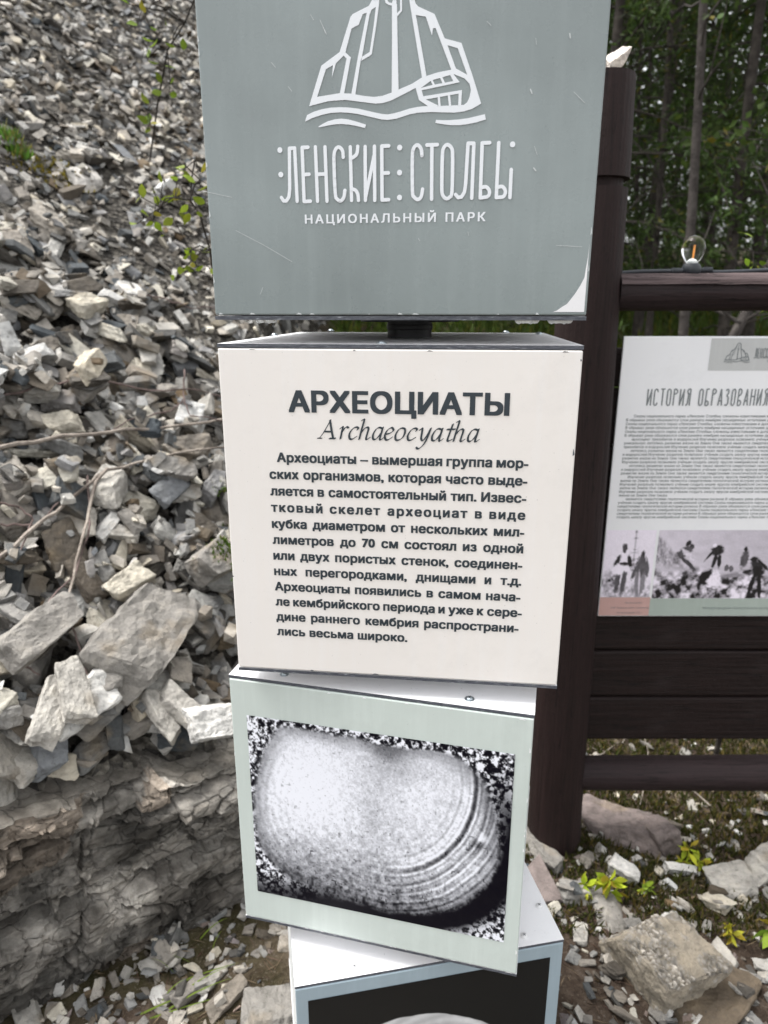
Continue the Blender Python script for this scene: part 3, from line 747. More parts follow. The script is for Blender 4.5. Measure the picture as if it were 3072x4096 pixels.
f.build('mountain_emblem', M_print_white, fa)
def em2(X, Y): return on_face(1050+X/1.508, 520+Y/1.508, TA, A0)
def arc(c, rx, ry, a0, a1, n=10): return [(c[0]+rx*math.cos(R(a0+(a1-a0)*k/n)), c[1]+ry*math.sin(R(a0+(a1-a0)*k/n))) for k in range(n+1)]
STR = [[(115,408),(128,428),(145,428),(160,405),(165,360),(163,112),(195,110),(210,430)], [(275,105),(240,107),(252,432),(290,430)], [(246,270),(282,268)],
 [(320,103),(333,430)], [(378,103),(390,430)], [(327,268),(384,266)], curve_pts([(488,165),(483,125),(462,105),(440,122),(432,180),(440,380),(452,418),(474,428),(492,405),(498,365)], 4),
 [(530,103),(538,425)], curve_pts([(575,100),(571,140),(556,160),(534,172)], 4), curve_pts([(537,355),(562,365),(576,390),(580,425)], 4),
 [(620,102),(622,425)], [(676,100),(678,425)], [(624,400),(675,150)], [(762,97),(720,99),(722,423),(762,421)], [(721,262),(760,260)],
 curve_pts([(962,155),(957,115),(935,92),(912,112),(904,165),(905,370),(915,405),(937,420),(957,403),(966,358)], 4), [(992,92),(1055,90)], [(1022,92),(1020,418)],
 curve_pts([(1115,90),(1140,110),(1147,160),(1143,370),(1130,405),(1108,415),(1088,395),(1082,350),(1085,160),(1093,110)], 4, True),
 [(1165,390),(1180,408),(1200,405),(1218,375),(1225,330),(1240,82),(1275,82),(1262,412)], [(1370,78),(1325,80),(1313,410)],
 curve_pts([(1318,348),(1350,345),(1369,372),(1358,402),(1313,410)], 4), [(1425,78),(1410,408)], curve_pts([(1412,348),(1446,342),(1465,370),(1453,402),(1410,408)], 4), [(1500,240),(1492,408)]]
f = Face(yp); sw = .0035
for st in STR: f.stroke([em2(*p) for p in st], sw)
for p in ((106,122),(112,270),(828,107),(827,258),(827,408),(1508,88)): f.disc(em2(*p), .0027)
f.build('park_name', M_print_white, fa)
mb = MB(); x0, z0 = em2(257, 567); x1, z1 = em2(1345, 550); zt = em2(257, 512)[1]; cap = zt-z0; zb = (z0+z1)/2
V1 = glyphs('НАЦИОНАЛЬНЫЙ', 1.32)[0]; V2 = glyphs('ПАРК', 1.32)[0]; a1, a2 = np.ptp(V1[:, 0]), np.ptp(V2[:, 0]); tot = x1-x0; gap = tot*.052; k = (tot-gap)/(a1+a2)
put(mb, 'НАЦИОНАЛЬНЫЙ', x0, zb, yp, cap, bold=(.045, .025), spacing=1.32, width=a1*k); put(mb, 'ПАРК', x0+a1*k+gap, zb, yp, cap, bold=(.045, .025), spacing=1.32, width=a2*k)
mb.build('park_subtitle', M_print_white, fa)
f = Face(yp+.0002); w_ = WID/2
f.poly([(w_-.003, .0085), (w_-.035, .0085), (w_-.031, .0098), (w_-.026, .0135), (w_-.021, .0165), (w_-.014, .026), (w_-.009, .0345), (w_-.0055, .042), (w_-.0035, .062), (w_-.003, .075)])
f.build('peeled_corner', M_white, fa)
f = Face(yp+.0001)
for p, q in (((500,55),(512,75)),((535,75),(560,128)),((545,98),(556,124)),((355,230),(372,250)),((418,320),(432,338)),((105,705),(210,728)),((225,850),(330,905)),((330,905),(432,965)),((1405,905),(1500,910)),((1150,80),(1165,95)),((1330,142),(1332,165)),((1455,125),(1457,140)),((1310,330),(1316,345)),((1325,540),(1335,572)),((1322,620),(1330,630)),((1470,340),(1510,380)),((1080,855),(1082,868)),((897,880),(903,888)),((315,1085),(325,1060))):
    a = on_face(700+p[0]/.9217, p[1]/.9217, TA, A0); b_ = on_face(700+q[0]/.9217, q[1]/.9217, TA, A0); f.stroke([a, b_], .00045 if p[0] not in (1310, 1322, 1455) else .0012)
f.build('scratch_marks', M_scratch, fa)
b = MB()
for x, y in ((-.145, -.19), (.14, -.19), (.175, -.188)):
    for q in range(5): b.lathe([(.0002, -.0042+.0008*(q % 3)), (.003, -.003), (.0045, -.0008), (.0048, .0004)], (x+(q-2)*.0042, y+random.uniform(-.004, .004), 0), 8)
b.build('sealant_drip', M_sealant, ca, smooth=True)
def chips(face_obj, n, m, seed):
    r = random.Random(seed); f = Face(yp+.0001)
    for k in range(n):
        e = r.random(); L = r.uniform(.002, .009); d = r.uniform(.0006, .0022); h0, h1 = .0058, HGT-.0058
        if e < .4: z = r.uniform(h0, h1-.01); x = (-w_+.0012) if r.random() < .5 else (w_-.0012-d); f.poly([(x, z), (x+d, z+L*.2), (x+d*.6, z+L*.7), (x, z+L)])
        else: x = r.uniform(-w_+.004, w_-.015); z = h0 if r.random() < .6 else h1-d; f.poly([(x, z), (x+L, z), (x+L*.7, z+d*.7), (x+L*.3, z+d)])
    f.build('edge_wear', m, face_obj)
chips(fa, 26, M_scratch, 1)
# ---------------- cube with the text
cb, fb = cube('cream display cube with dark heading and paragraph of text, second from the top', ZB, TB, M_cream, [on_top(1098, 1342, TB, ZB), on_top(1527, 1374, TB, ZB), on_top(1324, 1324, TB, ZB), on_top(2024, 1331, TB, ZB), on_top(2156, 1337, TB, ZB)], M_steel)
B0 = ZB-HGT
def bz(v): return GZ+v-B0
mb = MB(); put(mb, 'АРХЕОЦИАТЫ', -.1207, bz(.1611), yp, .0248, bold=(.054, .034), width=.2466, spacing=1.03); mb.build('heading', M_print_dark, fb)
# chancery italic drawn with a broad nib
def hull2(ps):
    ps = sorted(set((round(p[0], 7), round(p[1], 7)) for p in ps)); lo = []; hi = []
    cr = lambda o, a, b: (a[0]-o[0])*(b[1]-o[1])-(a[1]-o[1])*(b[0]-o[0])
    for p in ps:
        while len(lo) > 1 and cr(lo[-2], lo[-1], p) <= 0: lo.pop()
        lo.append(p)
    for p in reversed(ps):
        while len(hi) > 1 and cr(hi[-2], hi[-1], p) <= 0: hi.pop()
        hi.append(p)
    return lo[:-1]+hi[:-1]
_O = [(.62,.93),(.40,1.0),(.2,.85),(.06,.42),(.12,.06),(.28,.02)]
ITAL = {'a': [_O+[(.45,.2),(.62,.6)], [(.66,1.02),(.62,.45),(.60,.08),(.68,.0),(.84,.16)]],
 'c': [[(.58,.78),(.62,.92),(.45,1.0),(.22,.85),(.06,.45),(.12,.08),(.32,.0),(.60,.22)]],
 'e': [[(.10,.46),(.40,.56),(.60,.78),(.50,.98),(.36,.98),(.16,.78),(.06,.42),(.14,.06),(.34,.0),(.60,.22)]],
 'o': [[(.42,1.0),(.2,.86),(.06,.45),(.12,.06),(.32,.0),(.58,.2),(.68,.58),(.62,.92),(.42,1.0)]],
 'r': [[(-.02,.86),(.14,1.0),(.13,.6),(.12,.0)], [(.14,.55),(.30,.9),(.44,1.0),(.56,.92)]],
 'h': [[(.04,1.56),(.2,1.6),(.14,.8),(.10,.0)], [(.13,.5),(.32,.88),(.52,1.0),(.62,.86),(.58,.3),(.58,.06),(.66,.0),(.84,.16)]],
 't': [[(.26,1.38),(.18,.7),(.12,.12),(.22,.0),(.42,.14)], [(-.06,.95),(.48,.97)]],
 'y': [[(.0,.86),(.14,1.0),(.18,.6),(.20,.2),(.30,.02),(.42,.06),(.62,.55),(.74,1.02)], [(.74,1.02),(.66,.4),(.52,-.2),(.30,-.58),(.12,-.68),(.0,-.55)]],
 'A': [[(-.02,.02),(.20,.45),(.58,1.54)], [(.52,1.52),(.76,.7),(.98,.03)], [(.24,.58),(.80,.58)], [(-.16,.02),(.16,.02)], [(.72,.02),(1.14,.02)]]}
f = Face(yp); U = .01386; K = 1.227e-4; xo = -.0882; zbase = bz(.1318)
for ch, X in zip('Archaeocyatha', (88, 268, 352, 447, 572, 682, 780, 893, 1000, 1115, 1252, 1312, 1440)):
    for st in ITAL[ch]:
        pts = [(p[0]*1.14 + p[1]*.20, p[1]) for p in (curve_pts(st, 5) if len(st) > 3 else st)]
        pts = [(xo + (X-68)*K + p[0]*U, zbase + p[1]*U) for p in pts]
        na = R(38); hx, hz = math.cos(na)*U*.088, math.sin(na)*U*.088; ex, ez = -math.sin(na)*U*.024, math.cos(na)*U*.024
        nib = [(hx+ex, hz+ez), (hx-ex, hz-ez), (-hx+ex, -hz+ez), (-hx-ex, -hz-ez)]
        if ch == 'A' and st[0][0] < 0 : nib = [(p[0]*.62, p[1]*.62) for p in nib]
        for a, b_ in zip(pts, pts[1:]): f.poly(hull2([(a[0]+q[0], a[1]+q[1]) for q in nib]+[(b_[0]+q[0], b_[1]+q[1]) for q in nib]))
f.build('latin_name', M_print_dark, fb)
TXT = ['Археоциаты – вымершая группа мор-', 'ских организмов, которая часто выде-', 'ляется в самостоятельный тип. Извес-', 'тковый скелет археоциат в виде',
 'кубка диаметром от нескольких мил-', 'лиметров до 70 см состоял из одной', 'или двух пористых стенок, соединен-', 'ных перегородками, днищами и т.д.',
 'Археоциаты появились в самом нача-', 'ле кембрийского периода и уже к сере-', 'дине раннего кембрия распространи-', 'лись весьма широко.']
mb = MB(); cap = .0115
for i, ln in enumerate(TXT):
    zl = bz(.1030 - i*.02010); xl = -.1368 if i == 0 else -.1465; xr = .1497 if i != 9 else .1525
    ws_ = ln.split(' '); sp = 1.22 if i == 3 else 1.04; b_ = (.052, .034)
    nat = [np.ptp(glyphs(t, sp)[0][:, 0])*cap/CAPH + 2*b_[0]*cap for t in ws_]
    if i == 11: W_ = .1633; xr = xl+W_
    W_ = xr-xl; ng = len(ws_)-1; minw = {3: .0085}.get(i, .0042); sc = (W_-ng*minw)/sum(nat)
    sc = min(sc, .965 if i != 3 else 1.05); gp = (W_-sum(nat)*sc)/ng; x = xl
    for t, nw in zip(ws_, nat): put(mb, t, x, zl, yp, cap, bold=b_, spacing=sp, width=nw*sc); x += nw*sc+gp
mb.build('paragraph', M_print_dark, fb); chips(fb, 9, M_edge, 2)
# ---------------- cube with the shell print
cc, fc = cube('pale sage display cube with a black and white shell photograph, third from the top', ZC, TC, M_sage, [on_top(1137, 2697, TC, ZC), on_top(1878, 2796, TC, ZC), (.178, -.115), (-.1, .15), (.12, .16)], M_steel)
def shell_art(s, t):
    """grey values of the printed fossil, s right and t down in 0..1"""
    q = p2(s*1.44, t)
    out = np.array([(.128,.04),(.042,.26),(.003,.457),(.004,.594),(.035,.741),(.103,.85),(.205,.90),(.335,.935),(.473,.955),(.618,.95),(.758,.9),(.848,.824),(.917,.708),(.961,.563),(.966,.446),(.939,.301),(.901,.162),(.838,.078),(.743,.045),(.62,.054),(.512,.053),(.347,.038),(.244,.029)])
    c0 = np.array([.5, .47]); ang = np.arctan2((out[:, 1]-c0[1]), (out[:, 0]-c0[0])*1.44); rad = np.hypot((out[:, 0]-c0[0])*1.44, out[:, 1]-c0[1]); o = np.argsort(ang)
    a = np.arctan2(t-c0[1], (s-c0[0])*1.44); r = np.hypot((s-c0[0])*1.44, t-c0[1])
    edge = np.interp(a, np.concatenate([ang[o]-6.2832, ang[o], ang[o]+6.2832]), np.tile(rad[o], 3))
    rel = r/edge + .025*fbm(q*9, 3, 2)
    n1 = fbm(q*54, 3, 11); n2 = fbm(q*120, 2, 12); sp = vnoise(q*82, 5)
    bgv = np.clip(.46 + 1.9*n1 + .8*n2, .03, .97)
    crescent = np.exp(-((rel-1.10)/.12)**2)*np.clip(np.cos(a-.95)*1.5, 0, 1)*1.3; bgv = bgv*(1-np.clip(crescent, 0, .97)) + .008
    bgv *= 1 - .75*np.clip((t-.86)*9, 0, 1)*np.clip((.75-s)*4, 0, 1)
    # growth lines round the umbo at the upper right of centre
    u = np.hypot((s-.52)*1.44, (t-.20)*.96); a2 = np.arctan2(t-.20, (s-.52)*1.44); w0 = .010*fbm(q*5, 3, 3)
    am = np.clip(1.35-np.abs(a2-.62)/1.05, 0, 1); uu = u + w0
    lines = np.sin(uu*172)*.6 + np.sin(uu*301+1)*.35
    lw = np.clip((u-.34)*6, 0, 1)*am
    v = .80 + .20*np.exp(-(((s-.23)/.22)**2+((t-.33)/.30)**2)) + .10*np.exp(-(((s-.68)/.12)**2+((t-.30)/.18)**2)) - .08*np.exp(-(((s-.48)/.06)**2+((t-.45)/.25)**2)) - .30*np.exp(-(((s-.55)/.06)**2+((t-.085)/.05)**2)) - .12*np.exp(-(((s-.58)/.10)**2+((t-.16)/.08)**2))
    low = np.clip((t-.57 - .16*np.abs(s-.22))*2.8, 0, 1)*np.clip(1.15-.6*np.abs(s-.45), 0, 1); v -= .40*low + .16*np.clip((s-.82)*4, 0, 1)
    ul = np.hypot((s-.42)*1.3, (t-.45)); v += .07*np.sin(ul*170+3*fbm(q*3, 2, 19))*np.clip((.24-s)*8, 0, 1)*(vnoise(q*30, 8) > .35)
    v -= .40*np.clip(vnoise(q*46, 31)-.58, 0, 1)*2.5*low
    kk = np.clip(np.cos(a2-.45), 0, 1)**1.2*np.clip((s-.52)*6, 0, 1)
    v += .30*lines*lw*(.55+.45*vnoise(q*14, 9)) - .52*kk*np.exp(-((uu-.505)/.013)**2) + .16*kk*np.exp(-((uu-.47)/.018)**2) - .26*kk*np.exp(-((uu-.565)/.009)**2) - .22*kk*np.exp(-((uu-.60)/.008)**2)
    v += .24*n1*np.clip(.45+(t-.3)*1.3+(s-.3)*.35, .35, 1.2) + .15*n2
    v -= .5*np.clip((sp-.86)*9, 0, 1)*np.clip(.6*t+.3, 0, 1)
    v -= .35*np.exp(-(((s-.885)/.028)**2+((t-.49)/.03)**2)) - .5*np.exp(-(((s-.902)/.018)**2+((t-.452)/.02)**2))
    inside = np.clip((1.0-rel)/.05+.5, 0, 1); v = np.clip(v, .02, 1)*(.45+.55*np.clip((1.06-rel)/.22, 0, 1))
    lum = bgv*(1-inside) + v*inside
    lum = np.clip(lum, .012, .97); lin = np.minimum(lum**1.9*.95, .86)
    return np.stack([lin*.965, lin*.985, lin*1.05+.004], -1)
def print_grid(name, x0, x1, z0, z1, y, nx, nz, art, m, parent):
    s, t = np.meshgrid(np.linspace(0, 1, nx), np.linspace(0, 1, nz))
    V = np.stack([x0+(x1-x0)*s, np.full(s.shape, y), z1+(z0-z1)*t], -1).reshape(-1, 3)
    a = (np.arange(nz-1)[:, None]*nx + np.arange(nx-1)[None]).ravel(); F = np.stack([a, a+nx, a+nx+1, a+1], -1)
    return mesh_np(name, V, F, m, parent, cols=art(s, t).reshape(-1, 3))
C0 = ZC-HGT
chips(fc, 26, M_white, 3)
print_grid('shell_photograph', -.177, .180, GZ-.546-C0, GZ-.2515-C0, yp, 560, 460, shell_art, M_print, fc)
# ---------------- lowest cube
cdn, fd = cube('blue grey display cube with a black print, lowest of the stack on the ground', ZD, TD, M_steelblue, [on_top(1417, 3870, TD, ZD), on_top(2157, 3624, TD, ZD), on_top(2097, 3744, TD, ZD), (-.1, .15)], M_whitescrew)
D0 = ZD-HGT
def fossil_art(s, t):
    q = p2(s, t); x = (s-.535)/.40; rim = .18 + 1.15*(s-.41)**2 + .010*fbm(q*12, 3, 3); ins = np.clip((t-rim)/.006, 0, 1)*(t < .92)*(np.abs(s-.5) < .44)
    v = .52 + .10*fbm(q*30, 4, 5) + .12*fbm(q*6, 2, 9); rings = .06*np.sin(np.hypot((s-.53)*1.2, t-.62)*120+2*fbm(q*5, 2, 4)); v = (v+rings)*ins + .007*(1-ins)
    v = np.clip(v, .006, 1); return np.stack([v, v*1.0, v*1.0], -1)
print_grid('fossil_photograph', -.1825, .1797, .028, GZ-.6584-D0, yp, 300, 330, fossil_art, M_print, fd)

# ------------------------------------------------------------------ information board
BY = CAM[1]+1.49
brd = empty('information_board', (.43, BY, 0)); tag(brd, 'dark brown wooden information board with round posts and a white text panel', 'information board')
def loc(p): return Vector(p) - Vector(brd.location)
def log(name, a, b, ra, rb, m, seed, parent=brd, n=22, rings=26, flat=None):
    a, b = Vector(a), Vector(b); pts = [a.lerp(b, k/(rings-1)) for k in range(rings)]; mb = MB()
    mb.tube(pts, [ra+(rb-ra)*k/(rings-1) for k in range(rings)], n)
    ax = (b-a).normalized()
    for i, v in enumerate(mb.v):
        v = Vector(v); t = (v-a).dot(ax); c = a+ax*t; d = v-c
        s = 1 + .05*mnoise.noise(Vector((seed, t*2.2, 0))+d.normalized()*.7) + .012*mnoise.noise(Vector((t*9, seed, 0))+d.normalized()*3)
        d = d*s
        if flat and d.z > flat: d.z = flat + (d.z-flat)*.25
        mb.v[i] = tuple(c+d)
    o = mb.build(name, m, parent, smooth=True); return o
gzp = float(ground_z(.45, BY))
for xp, xq in ((.408, .378), (1.555, 1.565)):
    p0, p1 = loc((xp, BY, -.1)), loc((xq, BY, GZ+.2731+.42)); ax = p1-p0
    k0, k1 = 1-.195/ax.length, 1-.178/ax.length
    o = log('post', p0, p0+ax*k0, .068, .0633, M_post, xp)
    cap_ = log('post_cap', p0+ax*k1, p1, .0648, .0628, M_post, xp+3, o, rings=8)
    g_ = log('groove', p0+ax*(k0-.002), p0+ax*(k1+.002), .055, .055, M_post, xp+5, o, rings=3)
zr = GZ+.2731
tr = log('top_rail', loc((.44, BY, zr+.034)), loc((1.505, BY+.01, zr+.040)), .038, .042, M_rail, 4, flat=.026)
mb = MB(); n_ = 60
for k in range(n_):                                                    # weathered strip along the rail's top
    x = .44 + (1.505-.44)*k/(n_-1); z = zr + .0345 + .006*(x-.44) + .0285
    for yy, dz in ((-.0405, .012+.003*mnoise.noise(Vector((x*16, 3, 0)))), (-.037, .022), (-.027, .0315), (.004, .036)): mb.v.append(tuple(loc((x, BY+yy+.002*mnoise.noise(Vector((x*13, yy*40, 1))), zr+.035+.006*(x-.44)+dz))))
mb.f = [[k*4+j, (k+1)*4+j, (k+1)*4+j+1, k*4+j+1] for k in range(n_-1) for j in range(3)]; mb.m = [0]*len(mb.f)
mb.build('weathered_strip', M_wood_worn, tr, smooth=True)
log('bottom_rail', loc((.435, BY, zr-1.122)), loc((1.525, BY, zr-1.128)), .042, .046, M_rail, 8)
edges_ = [-1.032, -.909, -.783, -.66, -.535, -.41, -.285, -.16, -.075]
for z0, z1 in zip(edges_, edges_[1:]):
    b = MB(); b.box(.0, 1.14, .0, .032, .0, z1-z0-.004)
    o = b.build('plank', M_wood, brd, bevel=.006); o.location = loc((.415, BY+.005+random.uniform(-.002, .002), zr+z0))
PX0, PZ0, PZ1 = .4635, zr-.687, zr-.054; PW = .98; PYF = BY-.012
b = MB(); b.box(PX0, PX0+PW, PYF, PYF+.006, PZ0, PZ1); b.v = [tuple(loc(p)) for p in b.v]; panel = b.build('text_panel', M_panelwhite, brd, bevel=.0015)
def bp(X, Y):                                                          # a spot of the panel
    p = at_y(2200+X/1.4748, 1200+Y/1.4748, PYF); return (p.x-brd.location.x, p.z)
yb = PYF - brd.location.y - .0006
def rect(name, x0, x1, z0, z1, m, y=yb, parent=panel): f = Face(y); f.poly([(x0, z0), (x1, z0), (x1, z1), (x0, z1)]); return f.build(name, m, parent)
lx = bp(945, 300)[0]; rect('logo_box', lx, lx+.34, bp(930, 415)[1], PZ1-.004, M_boxgrey)
f = Face(yb-.0006); ex0, ez0 = bp(1020, 372); ex1, ez1 = bp(1195, 252); es = (ex1-ex0)/1335
for pl in EMB: f.poly([(ex0+(p[0]-130)*es, ez0+(946-p[1])*(ez1-ez0)/(946+345)) for p in pl])
f.build('small_emblem', M_print_grey, panel)
f = Face(yb-.0006); nx0, nz0 = bp(1198, 343); nz1 = bp(1198, 280)[1]; ns = (nz1-nz0)/350
for st in STR: f.stroke([(nx0+(p[0]-100)*ns*.95, nz0+(430-p[1])*ns) for p in st], 26*ns, False)
f.build('small_park_name', M_print_grey, panel)
mb = MB(); put(mb, 'НАЦИОНАЛЬНЫЙ ПАРК', nx0+.03, bp(1220, 367)[1], yb-.0006, .0046, spacing=1.2, res=1); mb.build('small_subtitle', M_print_grey, panel)
hx0, hz0 = bp(570, 622); hx1, hz1 = bp(1278, 612); hh_ = (bp(575, 525)[1]-hz0)
G = {'И': (1, [[(0,0),(0,1)],[(.36,0),(.36,1)],[(.03,.08),(.34,.85)]]), 'С': (1, [arc((.18,.82), .17, .18, 0, 180, 6)+arc((.18,.18), .17, .18, 180, 360, 6)]), 'Т': (1, [[(0,1),(.4,1)],[(.2,1),(.2,0)]]),
 'О': (1, [arc((.18,.82), .17, .18, 0, 180, 6)+arc((.18,.18), .17, .18, 180, 360, 6)+[(.35,.82)]]), 'Р': (1, [[(.02,0),(.02,1),(.2,1),(.34,.9),(.34,.8),(.2,.7),(.04,.7)]]), 'Я': (1, [[(.36,0),(.36,1),(.18,1),(.06,.9),(.06,.8),(.18,.7),(.36,.7)],[(.2,.7),(.14,.1),(-.02,0)]]),
 'Б': (1, [[(.32,1),(.04,1),(.02,0),(.24,0),(.32,.1),(.28,.26),(.04,.28)]]), 'А': (1, [[(0,0),(.2,1),(.38,0)],[(.06,.28),(.33,.28)]]), 'З': (1, [[(.02,.9),(.14,1),(.3,.95),(.3,.75),(.14,.6),(.32,.5),(.34,.15),(.2,0),(.02,.06)]]),
 'В': (1, [[(.02,0),(.02,1),(.2,1),(.32,.88),(.3,.72),(.06,.55)],[(.02,.3),(.26,.3),(.34,.16),(.26,0),(.02,0)]]), 'Н': (1, [[(0,0),(0,1)],[(.36,0),(.36,1)],[(0,.55),(.36,.55)]])}
f = Face(yb); x = 0; seq = []
for ch in 'ИСТОРИЯ ОБРАЗОВАНИЯ':
    if ch == ' ': x += .62; continue
    seq.append((ch, x)); x += .66
sc_ = (hx1-hx0)/(x-.28)
for ch, xx in seq:
    for st in G[ch][1]: f.stroke([(hx0+(xx+p[0])*sc_, hz0+p[1]*hh_) for p in st], .0028, False)
f.build('board_heading', M_print_grey, panel)
WORDS = 'Скалы национального парка «Ленские Столбы» сложены известняками и доломитами и представляют уникальную летопись развития жизни на Земле Они также являются свидетелями геологической истории региона В обрывах реки обнажаются слои раннего кембрия насыщенные остатками древних организмов археоциат трилобитов и водорослей Изучение разрезов позволило учёным создать шкалу ярусов кембрийской системы'.split()
mb = MB(); yl0 = bp(460, 692)[1]; yl1 = bp(403, 1287)[1]; NL = 28; left = bp(448, 715)[0]; wi = 0; short = {5: .41, 21: .12, 12: .9}; ind = {0, 6, 9, 13, 16, 22}
for i in range(NL):
    zl = yl0 + (yl1-yl0)*i/(NL-1); x = left + (.016 if i in ind else 0); lim = left + .86*short.get(i, 1)
    while x < lim:
        x += put(mb, WORDS[wi % len(WORDS)], x, zl, yb, .0058, bold=(.03, 0), res=1) + .0032; wi += 1
mb.build('board_text', M_print_grey, panel)
# the two old photographs on the board
def figure_mask(s, t, parts):
    m = np.zeros(s.shape)
    for (cx, cy, rx, ry, rot) in parts:
        c, sn = math.cos(rot), math.sin(rot); dx, dy = (s-cx), (t-cy); m = np.maximum(m, np.clip((1.08-np.hypot((dx*c+dy*sn)/rx, (-dx*sn+dy*c)/ry)+.35*fbm(p2(s*40, t*40), 2, 3))*3, 0, 1))
    return m
def tone(v):
    h = rng.random(v.shape); v = np.clip(v*1.5-.09, .01, 1)*(.9+.2*h)
    return np.stack([np.clip(v, .01, .9)*1.0, np.clip(v, .01, .9)*.93, np.clip(v, .01, .9)*1.04], -1)
def art_two(s, t):
    q = p2(s*7, t*8.5); v = np.full(s.shape, .62) + .02*fbm(q*2, 2, 3)
    tree_ = np.clip(1-np.abs(s-.60)/.03, 0, 1)*(t < .62)*.25 + np.clip(1-np.abs(s-.60)/(.05+.22*t), 0, 1)*(vnoise(q*np.array([1.2, 5, 1]), 3) > .62)*(t < .6)*.22
    v -= tree_; bush = np.clip((t-.45-.22*np.abs(s-.35)*2)*5, 0, 1)*(s < .34); v = v*(1-bush) + bush*np.clip(.28+.5*fbm(q*3, 3, 4), .03, .7)
    gr = np.clip((t-.74)*7, 0, 1); v = v*(1-gr*.8) + gr*.8*np.clip(.42+.55*fbm(q*2.2, 3, 6), .05, .7)
    for parts, val in (([(.40,.42,.12,.17,0)], .68), ([(.40,.26,.055,.075,0), (.40,.30,.03,.04,0)], .10), ([(.27,.47,.05,.14,.5), (.52,.46,.05,.12,-.4), (.40,.50,.17,.03,-.05)], .07), ([(.31,.74,.06,.24,.05), (.44,.74,.055,.26,.12)], .12), ([(.30,.58,.13,.09,0), (.47,.57,.07,.05,0)], .72),
        ([(.78,.37,.05,.07,0)], .08), ([(.77,.56,.14,.20,.05), (.66,.60,.05,.16,.5), (.88,.56,.05,.16,-.15)], .13), ([(.72,.82,.06,.22,-.15), (.82,.80,.06,.2,.12)], .22), ([(.76,.78,.02,.2,-.1)], .5)):
        m = figure_mask(s, t, parts); v = v*(1-m) + m*(val*(1+.25*fbm(q*3, 2, 8)))
    return tone(v)
def art_group(s, t):
    q = p2(s*21, t*8.5); v = .50 - .10*s + .06*fbm(q*np.array([.5, 1.4, 1]), 3, 3)
    hill = np.clip((t-.05-1.9*(s-.02))*9, 0, 1)*np.clip((.55-t+s*.3)*8, 0, 1)*(s < .4); v = v*(1-hill) + hill*np.clip(.30+.35*fbm(q*2.5, 3, 5), .03, .6)
    gr = np.clip((t-.52-.10*s-.05*np.sin(s*14))*9, 0, 1); tex = np.clip(.30+.85*fbm(q*np.array([1.1, 1.7, 1]), 4, 6), .02, .75); v = v*(1-gr) + gr*tex
    F_ = [([(.255,.19,.022,.05,.3), (.285,.24,.02,.045,0)], .07), ([(.225,.32,.055,.11,.5)], .12), ([(.27,.36,.03,.12,-.6)], .5), ([(.255,.46,.022,.14,-.6), (.29,.5,.018,.12,-.5)], .10),
        ([(.50,.30,.055,.09,.2)], .07), ([(.445,.36,.014,.1,.4), (.49,.44,.02,.12,.1), (.53,.44,.018,.12,-.05)], .06), ([(.475,.22,.02,.03,0)], .6),
        ([(.74,.28,.018,.05,0)], .06), ([(.74,.42,.035,.15,.05)], .12), ([(.82,.42,.028,.05,0)], .06), ([(.86,.56,.055,.18,-.25), (.90,.5,.02,.14,-.6), (.78,.6,.05,.03,-.5)], .07), ([(.83,.8,.022,.2,.1), (.90,.82,.02,.2,-.1)], .05),
        ([(.60,.55,.02,.05,0), (.64,.56,.02,.05,0)], .14), ([(.50,.72,.065,.15,0)], .66), ([(.43,.66,.05,.10,.4)], .03), ([(.66,.66,.10,.03,-.1)], .25)]
    for parts, val in F_:
        m = figure_mask(s*1.0, t, parts); v = v*(1-m) + m*(val*(1+.3*fbm(q*3, 2, 9)))
    return tone(v)
px_l = PX0-brd.location.x; zt_ = bp(600, 1357)[1]; zb_ = bp(600, 1752)[1]; x2 = bp(600, 1750)[0]
print_grid('photo_of_two_men', px_l+.002, x2-.006, zb_, zt_, yb, 110, 140, art_two, M_pic, panel)
gx1 = x2 + (bp(1286, 1550)[0]-x2)*1.06
print_grid('photo_of_working_group', x2, gx1, zb_-.003, zt_, yb, 260, 150, art_group, M_pic, panel)
xs_ = bp(587, 1800)[0]; rect('pink_caption', px_l+.001, xs_, PZ0+.002, zb_-.0005, M_pink); rect('green_caption', xs_, px_l+PW-.002, PZ0+.002, zb_-.0035, M_greenstrip, yb-.0001)
mb = MB()
for i, (t, dx) in enumerate((('Палеонтологи', .050), ('Н.М. Чумаков и М.А. Семихатов', .018), ('на экспедиции 1956 г.', .034))): put(mb, t, px_l+dx+.01, zb_-.016-.0125*i, yb-.0006, .0042, res=1)
put(mb, 'Международная геологическая экскурсия на реке Лене', bp(900, 1815)[0], bp(900, 1822)[1], yb-.0006, .006, res=1)
mb.build('caption_text', M_print_grey, panel)
# white stone lying on the post
o = bpy.data.objects.new('stone', TPL[14]['me']); COL.objects.link(o); o.location = (.398, BY-.01, zr+.42+.026); o.rotation_euler = (.5, -.6, .5); o.scale = (.065, .040, .06); o.color = (.66, .60, .54, 1)
tag(o, 'whitish knobbly stone set on top of the wooden post', 'stone')
